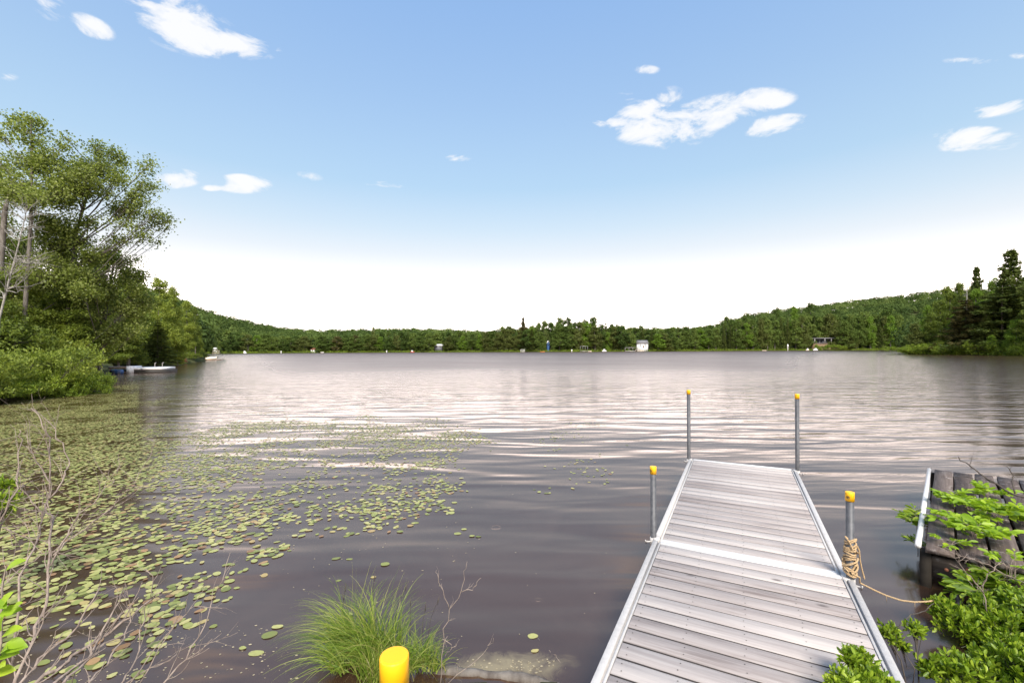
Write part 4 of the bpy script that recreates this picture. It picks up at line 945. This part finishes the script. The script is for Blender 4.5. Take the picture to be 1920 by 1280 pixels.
# understorey and waterside bushes on the left
bl = 'leafy bush along the foot of the trees on the left bank'
for (x, d, yt, wp) in [(-60, 16, 640, 170), (-120, 15, 650, 160), (20, 18.2, 632, 150), (80, 20, 640, 130), (110, 21.5, 655, 100), (145, 23.5, 668, 70), (60, 23, 610, 160), (125, 27, 630, 120), (0, 22, 600, 180), (215, 48, 655, 50), (240, 50, 652, 50), (262, 54, 654, 45), (285, 56, 655, 44), (310, 62, 658, 40), (335, 68, 657, 36), (355, 75, 655, 32), (372, 83, 656, 24), (205, 47, 650, 50), (228, 51, 635, 60)]:
    put('bush%d' % random.randint(0, 2), x, d, yt, wp, label=bl, cat='bush', group='bushes under the left bank trees', lmat='leaf_mid')
for n_, (x, d, yt, wp, ym) in enumerate([(-30, 16.9, 690, 130, 0), (40, 17.9, 688, 110, 0), (95, 18.9, 690, 100, 0), (140, 20.0, 688, 90, 0), (180, 21.6, 694, 60, 0), (10, 17.0, 715, 90, 0), (75, 18.3, 716, 80, 0)]):
    put('bush%d' % (n_ % 3), x, d, yt, wp, label=['far left', 'second', 'third', 'fourth', 'last', 'front left', 'front right'][n_]+' bright bush of the row on the waterside point at the left edge', cat='bush', group='bright bushes on the left point')
mb = MB(); p0 = W(222, 722)
for k in range(60):
    b = rng.normal(size=3)*(.35, .3, 0); twigs(mb, b, (rng.normal()*.5, rng.normal()*.4, 1), random.uniform(.4, .75), .008, 1, None, .5, 4, .02, (1, 3))
o = mb.obj('bare_bush', M['twig_dark']); o.location = tuple(p0); tag(o, 'bare brown twiggy bush at the tip of the bright bushes', 'bush')

# --- far shore: first rows of trees as things
def region(x):
    if x < 560: return 'below the hill on the left of the far shore'
    if x < 820: return 'along the low far shore left of centre'
    if x < 1010: return 'on the far shore left of the blue cottage'
    if x < 1200: return 'on the far shore between the blue and white cottages'
    if x < 1500: return 'on the far shore right of the white cottage'
    return 'on the far shore around the low house at right'
cottages = [(400, 20), (825, 12), (1028, 9), (1206, 14), (1545, 34), (590, 8)]
ft = np.array([[390, 625], [420, 622], [480, 628], [540, 632], [700, 628], [760, 622], [850, 622], [900, 622], [945, 616], [990, 612], [1050, 602], [1100, 602], [1150, 608], [1200, 618], [1260, 618], [1300, 614], [1350, 606], [1400, 598], [1450, 596], [1500, 592], [1560, 594], [1620, 590], [1690, 590]], float)
x = 392.
while x < 1695:
    d = shore_z(x)+random.uniform(3, 9); yt = np.interp(x, ft[:, 0], ft[:, 1])+random.uniform(-2, 9)
    near_c = any(abs(x-c) < w_ for c, w_ in cottages)
    if near_c: d += 24
    wp = random.uniform(28, 44) if x > 900 else random.uniform(22, 36)
    if random.random() < .13: k, kn = 'spruce%d' % random.randint(0, 1), 'dark spruce'; wp *= .6
    else: k, kn = 'far%d' % random.randint(0, 4), 'broadleaf tree'
    lm_ = None
    rnd = random.random()
    if k[0] == 'f' and rnd < .16: lm_, kn = 'leaf_olive', 'olive tinged broadleaf tree'
    elif k[0] == 'f' and rnd < .34: lm_, kn = 'leaf_lime', 'light green broadleaf tree'
    put(k, x, d, yt, wp, label=kn+' '+region(x), group=kn+'s '+region(x), lmat=lm_)
    x += random.uniform(10, 17)
x = 395.
while x < 1695:                         # second row, a little higher
    d = shore_z(x)+random.uniform(16, 30); yt = np.interp(x, ft[:, 0], ft[:, 1])-random.uniform(-2, 5)
    yt = max(yt, np.interp(x, HX, HYY)-(4 if x < 940 else 30))
    k = 'far%d' % random.randint(0, 4) if random.random() < .85 else 'spruce1'
    kn = 'back row broadleaf tree' if k[0] == 'f' else 'back row spruce'
    put(k, x, d, yt, random.uniform(26, 40)*(1 if k[0] == 'f' else .5), label=kn+' '+region(x), group=kn+'s '+region(x))
    x += random.uniform(9, 14)
# trees that stand out along the far shore
for (k, x, dd, yt, wp, lab, lm_) in [
        ('pine1', 981, 14, 594, 26, 'ragged white pine standing above the far shore left of centre', 'needle_rust'), ('spruce0', 997, 4, 616, 26, 'wide grey-green spruce at the water left of the blue cottage', None),
        ('spruce1', 943, 8, 616, 9, 'thin dark spruce on the far shore left of the ragged pine', None), ('far1', 1020, 14, 600, 26, 'dark tree rising behind the blue cottage', 'needle'),
        ('far2', 1050, 10, 595, 34, 'tall broad tree right of the blue cottage', None), ('far3', 1066, 12, 594, 28, 'second tall tree right of the blue cottage', None),
        ('far4', 1112, 12, 594, 46, 'largest dark domed tree at the middle of the far shore', None), ('far0', 1092, 8, 604, 22, 'light green tree with pale stem beside the domed tree', 'leaf_lime'),
        ('far1', 1140, 5, 622, 22, 'lime green tree at the water on the far shore', 'leaf_lime'), ('far2', 1160, 7, 620, 20, 'olive drooping tree right of the lime green tree', 'leaf_olive'),
        ('spruce0', 1136, 18, 600, 20, 'spruce poking above the lime green tree', None), ('far3', 1202, 26, 609, 22, 'tall tree behind the white cottage', None),
        ('spruce1', 1271, 8, 603, 13, 'left one of three pointed spruces right of the white cottage', None), ('spruce1', 1281, 9, 604, 13, 'middle one of three pointed spruces right of the white cottage', None), ('spruce1', 1291, 7, 606, 13, 'right one of three pointed spruces right of the white cottage', None),
        ('far0', 1362, 14, 592, 26, 'broad tree starting the rise at right on the far shore', None), ('far2', 1398, 14, 588, 30, 'rounded tree on the rise at right of the far shore', None), ('far1', 1400, 4, 605, 28, 'light tree at the water below the rise at right', 'leaf_lime'),
        ('far3', 1455, 16, 576, 34, 'tall tree on the rise above the far shore', None), ('far4', 1490, 18, 574, 32, 'tall yellow-green tree on the rise above the far shore', 'leaf_lime'),
        ('far0', 1520, 24, 566, 34, 'highest dark tree above the low house', None), ('far4', 1556, 16, 588, 52, 'large rounded olive tree beside the low house', 'leaf_olive'), ('far1', 1590, 3, 625, 24, 'small olive tree at the water right of the low house', 'leaf_olive'), ('far2', 1605, 4, 626, 18, 'second small olive tree right of the low house', 'leaf_olive'),
        ('far2', 1622, 14, 585, 50, 'large bright tree right of the low house', None), ('far3', 1665, 16, 578, 44, 'large tree left of the wooded headland', None),
        ('far4', 700, 8, 612, 16, 'dark tree above the low shore left of centre', 'needle'), ('far0', 632, 6, 630, 32, 'reddish olive tree on the low far shore', 'needle_rust'), ('far3', 667, 6, 628, 24, 'second reddish olive tree on the low far shore', 'needle_rust')]:
    put(k, x, shore_z(x)+dd, yt, wp, label=lab, lmat=lm_)
# hillside forest behind: one mass
lib = []
for k in range(6):
    H, R = 11., 4.9; n = 380; d = nrm(rng.normal(size=(n, 3))); d[:, 2] = np.abs(d[:, 2])*1.15-.25; d = nrm(d)
    bump_ = 1+.18*np.sin(d[:, 0]*5+k)*np.cos(d[:, 1]*5+k*2)
    P = d*np.array((R, R, 5.8))*(rng.uniform(.8, 1.03, (n, 1))*bump_[:, None])+np.array((0, 0, 5.0)); lib.append((P, d))
mb = MB(); cs = []; od = []
tones = []
for _ in range(4200):
    h1, h2 = (.7548777*_) % 1, (.5698403*_) % 1
    x = 230+1920*h1+random.uniform(-4, 4); zs = float(shore_z(x))+(14 if x < 387 else 0); zr_ = float(ridge_z(x)); d = (zr_+22+h2**.85*205) if _ % 4 or zr_ <= zs+1 else random.uniform(zs+22, zr_+20)
    X = ray(x, 640)[0]*d; p = np.array((X, d, float(ground_h(X, d)))); P, dd = random.choice(lib); s = random.uniform(.65, 1.15)
    a = random.random()*6.28; Rm = np.array(((math.cos(a), -math.sin(a), 0), (math.sin(a), math.cos(a), 0), (0, 0, 1)))
    cs.append(P@Rm.T*s*np.array((1, 1, random.uniform(.85, 1.15)))+p); od.append(dd@Rm.T); tones.append(random.random())
leaves(mb, np.concatenate(cs), 1.0, 0, np.concatenate(od), .8)
hf = mb.obj('hillside_forest', M['leaf_hill']); ta = hf.data.attributes.new('tone', 'FLOAT', 'POINT'); ta.data.foreach_set('value', np.repeat(np.array(tones, dtype=np.float32), 380*4))
tag(hf, 'dense green forest covering the hills behind the far shore', 'forest', kind='stuff')
for x_ in (1534, 1543, 1553, 1563, 1572, 1582): put('bush%d' % random.randint(0, 2), x_, shore_z(x_)+1.5, random.uniform(644, 648), 13, label='round bush on the shore before the low dark house', cat='bush', group='bushes before the low house')
for x_ in (396, 412): put('far1', x_, shore_z(x_)+1.5, 640, 14, label='small tree beside the white building below the hill', group='trees beside the white building')
# undergrowth fringe at the far waterline
cs = []
for _ in range(1500):
    x = random.uniform(388, 1694)
    if abs(x-1206) < 10 or abs(x-1190) < 8: continue
    d = float(shore_z(x))+random.uniform(.2, 5); X = ray(x, 640)[0]*d; n = 34; s = random.uniform(.6, 1.5)
    cs.append(np.array((X, d, .5*s))+rng.normal(size=(n, 3))*(1.3*s, .8*s, .5*s))
for _ in range(260):
    x = random.uniform(1700, 2100); d = float(shore_z(x))+random.uniform(.1, 4); X = ray(x, 640)[0]*d; n = 60; s = random.uniform(.4, 1.1)
    cs.append(np.array((X, d, .5*s))+rng.normal(size=(n, 3))*(.9*s, .7*s, .45*s))
for x_ in (1019, 1037): put('far2', x_, shore_z(x_)+4, 634, 15, label='small tree hiding the side of the blue cottage', group='trees beside the blue cottage')
mb = MB(); leaves(mb, np.concatenate(cs), .42, 1, None, .7); tag(mb.obj('shore_undergrowth', M['bush_leaf']), 'low green undergrowth along the waterline of the far shore', 'undergrowth', kind='stuff')

# --- right headland
hd = [('far4', 1716, 3, 606, 44, 'rounded olive green bush tree at the tip of the right headland', 'leaf_olive'), ('broad0', 1745, 5, 585, 50, 'bright tree near the tip of the right headland', None),
      ('broad1', 1762, 12, 562, 60, 'tall tree behind the tip of the right headland', None), ('broad2', 1782, 16, 545, 56, 'pale stemmed birch on the right headland', None), ('broad3', 1740, 16, 572, 44, 'tree set back on the right headland tip', 'leaf_lime'),
      ('broad0', 1790, 6, 590, 50, 'low bright tree in the middle of the right headland', 'leaf_lime'), ('broad2', 1830, 8, 540, 56, 'maple with a leaning grey trunk on the right headland', 'leaf_lime'),
      ('pine0', 1812, 4, 560, 90, 'dark pine with layered boughs low on the right headland', 'needle_rust'), ('pine0', 1880, 6, 535, 130, 'largest dark pine with wide layered boughs on the right headland', None),
      ('pine1', 1832, 16, 498, 50, 'shorter pine rising behind the maple on the right headland', None), ('pine1', 1896, 12, 466, 92, 'tallest white pine at the right edge of the photo', None), ('pine1', 1950, 10, 480, 90, 'white pine just beyond the right edge of the photo', None),
      ('broad3', 1862, 20, 520, 50, 'light tree between the two tall pines', 'leaf_lime'), ('broad1', 1925, 2, 580, 60, 'leafy tree at the waterline by the right edge', None), ('broad0', 1918, 8, 545, 60, 'leafy tree beneath the tallest pine', None), ('broad2', 1990, 2, 520, 110, 'leafy tree beyond the right edge of the photo', None), ('broad1', 2080, 2, 500, 140, 'second leafy tree beyond the right edge of the photo', None),
      ('broad1', 1905, 1, 598, 46, 'bright low tree at the waterline under the largest pine', 'leaf_lime'), ('broad3', 1858, 1, 628, 34, 'short bright tree at the waterline in front of the dark spruce', 'leaf_lime'),
      ('broad3', 1765, 2, 625, 40, 'small tree at the waterline of the right headland', None), ('spruce0', 1850, 3, 590, 60, 'dark spruce between the layered pines', None)]
for (k, x, dd, yt, wp, lab, lm_) in hd: put(k, x, shore_z(x)+dd, yt, wp, label=lab, lmat=lm_, group='trees on the right headland')
for n_, x in enumerate((1706, 1722, 1742, 1768, 1790, 1812, 1838, 1862, 1885, 1905, 1930)):
    put('bush%d' % random.randint(0, 2), x, shore_z(x)+1.2, random.uniform(636, 650), 44, label=['first', 'second', 'third', 'fourth', 'fifth', 'sixth', 'seventh', 'eighth', 'ninth', 'tenth', 'eleventh'][n_]+' waterside bush from the tip of the right headland', cat='bush', group='bushes along the right headland')
for (k_, x_, dd_, yt_) in (('broad1', 1800, 30, 528), ('broad2', 1775, 34, 534), ('broad0', 1822, 26, 534)): put(k_, x_, shore_z(x_)+dd_, yt_, 56, label='tree of the back row on the skyline of the right headland', group='back row trees on the headland')
# a bare snag on the headland skyline
mb = MB(); P = at(1813, 122); H = D(1813, 510, 122)[2]-P[2]
mb.tube([(0, 0, 0), (.1, 0, H*.5), (0, 0, H)], [.22, .14, .04], 6)
for k in range(26):
    z = H*random.uniform(.45, .98); a = random.random()*6.28; l_ = random.uniform(.6, 1.8); mb.tube([(0, 0, z), (math.cos(a)*l_, math.sin(a)*l_, z+random.uniform(-.2, .5))], [.05, .02], 3, False)
o = mb.obj('dead_tree', M['bark_pale']); o.location = P; tag(o, 'bare grey snag left of the shorter pine on the headland skyline', 'tree')
mb = MB(); P = at(4, 22.5)
mb.tube([(-.4, 0, 0), (-.2, 0, 4), (.15, 0, 8.6), (.45, .1, 10.4)], [.16, .14, .11, .02], 7)
mb.tube([(.15, 0, 8.3), (-.5, 0, 9.0), (-.7, .1, 9.6)], [.06, .04, .02], 5)
o = mb.obj('dead_tree', M['bark']); o.location = P; tag(o, 'broken brown snag at the left edge beside the tallest aspen', 'tree')

# ------------------------------------------------------------------ floats, boats and cottages
def bxp(t, name, m, lo, hi, bev=0):
    mb = MB(); mb.box(lo, hi, bev=bev); return mb.obj(name, M[m], t)
# white float with the blue barrel and wooden ramp
p = W(283, 698); t = thing('floating_dock', 'white topped floating dock with dark floats and a blue barrel in the left bay', 'dock', tuple(p), rad(6))
sx = p[1]/F
bxp(t, 'deck', 'white', (-35*sx, -.9, .28), (30*sx, 1.0, .48), .02); bxp(t, 'float', 'black', (-34*sx, -.85, -.15), (34*sx, .95, .277))
bxp(t, 'bench', 'alu_dark', (-5*sx, -.93, .24), (3*sx, -.905, .42)); 
for x in (15, 28):
    mb = MB(); mb.tube([(x*sx, -.6, .48), (x*sx, -.6, .85), (x*sx+.1, -.6, .9)], .03, 6); mb.obj('mooring_post', M['alu'], t)
t2 = thing('boat_ramp', 'old brown wooden ramp joining the white float to the bushes', 'ramp', tuple(W(225, 699)), rad(4))
bxp(t2, 'top', 'brown_wood', (-36*sx, -.6, .42), (28*sx, .9, .56)); bxp(t2, 'lower_rail', 'brown_wood', (-36*sx, -.62, .05), (28*sx, -.5, .14))
for x in (-30, -20, -10, 0, 26): bxp(t2, 'upright', 'brown_wood', (x*sx, -.6, -.2), (x*sx+.14, -.5, .42))
mb = MB(); q = W(237, 700); mb.tube([(-9*sx, 0, .18), (9*sx, 0, .18)], .2, 14); o = mb.obj('barrel', M['blue'], smooth=True); o.location = (q[0], q[1]-.9, q[2]+.02); tag(o, 'blue plastic barrel under the wooden ramp', 'barrel')
bxp(t2, 'end_box', 'white', (22*sx, -.7, .0), (29*sx, .6, .62))
# orange float
p = W(318, 681); sx = p[1]/F; t = thing('floating_dock', 'long low orange float lying along the left bank', 'dock', tuple(p), rad(2))
for a, b in ((-29, -7), (-5.5, 27)):
    mb = MB(); mb.box((a*sx, -.5, -.05), (b*sx, .8, .26), bev=.07); mb.obj('orange_float', M['orange'], t)
mb = MB(); mb.tube([(-6.2*sx, 0, -.3), (-6.2*sx, 0, .75)], .09, 8); mb.obj('post', M['brown_wood'], t)
mb = MB(); mb.tube([(28.5*sx, 0, -.3), (28.5*sx, 0, .85)], .2, 8); mb.obj('post', M['rust'], t)
# cream upturned boat on a thin dock
p = W(395, 675); sx = p[1]/F
t = thing('floating_dock', 'thin dark low dock under the cream boat at the tip of the left bank', 'dock', tuple(p)); bxp(t, 'deck', 'brown_wood', (-18*sx, -.8, -.05), (18*sx, .8, .14)); bxp(t, 'edge', 'rust', (-17*sx, -.84, -.02), (-4*sx, -.81, .10))
def hull(mb, L_, B, H, z0=0, flip=False, mi=0):
    n = 11; v = []; f = []
    for i in range(n):
        t_ = -1+2*i/(n-1); w_ = B/2*(1-abs(t_)**2.4)+.02; zz = H*(.12*t_*t_)
        for (a, b) in ((-1, 1), (-.75, .35), (0, 0), (.75, .35), (1, 1)):
            z = (b*H+zz); z = H-z if flip else z
            v.append((t_*L_/2, a*w_, z0+z))
    for i in range(n-1):
        for j in range(4): f.append((i*5+j, i*5+5+j, i*5+6+j, i*5+1+j))
        f.append((i*5, i*5+4, i*5+9, i*5+5))
    mb.add(v, f, mi)
mb = MB(); hull(mb, 32*sx, 1.2, .5, 0, True); o = mb.obj('boat', M['cream']); o.location = (p[0]-6*sx, p[1], .15); o.rotation_euler = (0, -.1, .15); tag(o, 'cream upturned boat on the thin dock at the tip of the left bank', 'boat')

def cottage(label, x, y0, wpx, hpx, roofpx, wall, roof, dd=10, rz=0, win=2, gable=False, dep=6., name='cottage'):
    d = float(shore_z(x))+dd; p = D(x, y0, d); s = d/F; Wd, H, R = wpx*s, hpx*s, roofpx*s
    t = thing(name, label, 'cottage', tuple(p), rz)
    mb = MB()
    if gable:
        mb.add([(-Wd/2, 0, -3), (Wd/2, 0, -3), (Wd/2, 0, H), (0, 0, H+R), (-Wd/2, 0, H), (-Wd/2, dep, -3), (Wd/2, dep, -3), (Wd/2, dep, H), (0, dep, H+R), (-Wd/2, dep, H)],
               [(0, 1, 2, 3, 4), (9, 8, 7, 6, 5), (1, 6, 7, 2), (0, 4, 9, 5)]); mb.obj('wall', M[wall], t)
        mb = MB()
        for sg in (-1, 1):
            e = .12*Wd; v = [(0, -.5, H+R), (sg*(Wd/2+e), -.5, H-R*.25), (sg*(Wd/2+e), dep+.3, H-R*.25), (0, dep+.3, H+R)]
            mb.add(np.array(v+[(a, b, c+.25) for a, b, c in v]), [(0, 1, 2, 3), (7, 6, 5, 4), (0, 4, 5, 1), (1, 5, 6, 2), (2, 6, 7, 3), (3, 7, 4, 0)])
        mb.obj('roof', M[roof], t)
    else:
        mb.box((-Wd/2, 0, -3), (Wd/2, dep, H)); mb.obj('wall', M[wall], t)
        mb = MB(); e = .5; v = [(-Wd/2-e, -e, H), (Wd/2+e, -e, H), (Wd/2+e*.3, dep/2, H+R), (-Wd/2-e*.3, dep/2, H+R), (-Wd/2-e, dep+e, H), (Wd/2+e, dep+e, H)]
        mb.add(v, [(0, 1, 2, 3), (3, 2, 5, 4), (1, 5, 2), (0, 3, 4), (0, 4, 5, 1)]); mb.obj('roof', M[roof], t)
    for k in range(win):
        xx = -Wd/2+Wd*(k+.6)/(win+.2); wn = bxp(t, 'window', 'dark_glass', (xx-.35, -.05, H*.35), (xx+.35, -.005, H*.8))
    return t, s, Wd, H
t, s, Wd, H = cottage('white cottage with a grey pitched roof on the far shore', 1205, 652, 20, 8, 6.5, 'white', 'grey_roof', 8, rad(-4))
bxp(t, 'door', 'brown_wood', (Wd*.02, -.06, 0), (Wd*.02+.9, -.006, 1.9))
t, s, *_ = cottage('narrow blue cottage with a white edged gable on the far shore', 1028, 650, 4.2, 7, 4, 'blue', 'white', 8, 0, 1, True)
t, s, *_ = cottage('white building half hidden at the foot of the hill at left', 403, 657, 9, 3, 2.5, 'white', 'white', 5, rad(12), 2)
cottage('small white cottage with a grey roof left of centre on the far shore', 586, 659, 7, 4, 3, 'white', 'rust', 4, 0, 1)
cottage('low white roofed building peeping from the trees left of centre', 822, 652, 14, 4, 3, 'slate_wall', 'white', 6, 0, 2)
# dark house with porch posts on its terrace
d = float(shore_z(1545))+12; p = D(1548, 643, d); s = d/F
t = thing('house', 'low dark house with pale porch posts above an orange earth bank', 'house', tuple(p))
bxp(t, 'wall', 'slate_wall', (-22*s, 1.5, -2), (10*s, 8, 8*s)); bxp(t, 'roof', 'grey_roof', (-24*s, -1, 8.2*s), (24*s, 8.6, 9.8*s)); bxp(t, 'porch_floor', 'brown_wood', (-24*s, -1.2, -1.6*s), (24*s, 1.45, -.6*s))
for x in (-22, -3, 9, 22): bxp(t, 'porch_post', 'alu_dark', (x*s, -.9, -.6*s), (x*s+.4, -.5, 8.2*s))
for x in (-14, -8, 4): bxp(t, 'window', 'dark_glass', (x*s, 1.44, 1*s), ((x+4)*s, 1.495, 6*s))
mb = MB(); n = 14; v = []; f = []
for i in range(n):
    a = -24+64*i/(n-1); hgt = (10 if a < 24 else 10-.12*(a-24))*s+random.uniform(-.2, .2)
    v += [(a*s, -2.2-random.random(), -12*s), (a*s, -1.4, -12*s+hgt), (a*s, 3, -12*s+hgt), (a*s, 4, -12*s)]
for i in range(n-1):
    for j in range(3): f.append((4*i+j, 4*i+4+j, 4*i+5+j, 4*i+1+j))
f += [(0, 1, 2, 3), (4*n-1, 4*n-2, 4*n-3, 4*n-4)]
mb.add(v, f); o = mb.obj('earth_bank', M['tan_earth']); o.location = tuple(p); tag(o, kind='structure')
def fdock(label, x, wpx, hpx, m='alu_dark', rail=True, dy=.0):
    d = float(shore_z(x))-3; s = d/F; p = np.array((ray(x, 640)[0]*d, d, 0)); t = thing('dock', label, 'dock', tuple(p)); Wd, H = wpx*s, hpx*s
    bxp(t, 'deck', m, (-Wd/2, -.6, .35), (Wd/2, 1.2, .6))
    for k in range(3): bxp(t, 'pile', 'brown_wood', (-Wd/2+Wd*k/2.2, -.5, -.6), (-Wd/2+Wd*k/2.2+.25, -.2, .35))
    if rail:
        bxp(t, 'rail', m, (-Wd/2, 0, H-.15), (Wd/2, .12, H))
        for k in range(4): bxp(t, 'rail_post', m, (-Wd/2+(Wd-.15)*k/3, 0, .6), (-Wd/2+(Wd-.15)*k/3+.12, .12, H-.15))
fdock('railed grey boat dock left of the white cottage', 1183, 22, 8, 'alu'); fdock('pale wooden landing right below the white cottage', 1199, 16, 4, 'cream', True)
fdock('boat lift dock with a frame on the far shore right of the white marker', 1095, 14, 11, 'alu_dark'); fdock('low white dock at the foot of the spruce left of the blue cottage', 980, 8, 5, 'white')
fdock('thin pale dock below the hill at left', 405, 12, 6, 'cream'); 
def fboat(label, x, wpx, m, dd=-6, h=.9, cabin=False, name='boat'):
    d = float(shore_z(x))+dd; s = d/F; o_ = thing(name, label, 'boat', (ray(x, 640)[0]*d, d, -.1)); mb = MB(); hull(mb, wpx*s, 1.8, h); mb.obj('hull', M[m], o_)
    if cabin: bxp(o_, 'cabin', 'white', (-wpx*s*.22, -.5, h), (wpx*s*.15, .5, h+.9)); bxp(o_, 'canopy', 'grey_roof', (-wpx*s*.3, -.6, h+1.2), (wpx*s*.2, .6, h+1.3)); 
    return o_
for a in (('white boat with a dark canopy moored right of the lime green tree', 1133, 8, 'white', -5, 1.0, True), ('white boat moored below the low dark house', 1529, 9, 'white', -5, 1.0, True), ('small cream boat left of the white boat below the dark house', 1514, 6, 'cream', -5, .8, True),
          ('orange canoe on the shore left of the blue cottage', 1017, 9, 'orange', -2, .5), ('small white motorboat below the hill at left', 459, 6, 'white', -5, .9, True), ('red boat at the low shore left of centre', 773, 8, 'red', -4, .7, True),
          ('tan rowing boat on the far shore left of the white mast', 1433, 8, 'cream', -1, .6), ('little white boat left of centre near the small white cottage', 604, 6, 'white', -4, .7), ('pale boat under the trees between dock and lime tree', 1106, 6, 'cream', -5, .7)): fboat(*a)
for (x, yt, lab) in ((1072, 655, 'white channel marker post on the water at the middle of the far shore'), (725, 657, 'white marker post on the water left of centre'), (527, 658, 'white marker post below the hill'), (1477, 645, 'white mast with a box on the far shore at right')):
    d = float(shore_z(x))-8; p = (ray(x, 640)[0]*d, d, 0); H = D(x, yt, d)[2]; mb = MB(); mb.tube([(0, 0, -.5), (0, 0, H)], [.28, .22], 8); mb.box((-.35, -.3, H*.55), (.35, .3, H*.9), bev=.08)
    o = mb.obj('marker_post', M['white']); o.location = p; tag(o, lab, 'marker')
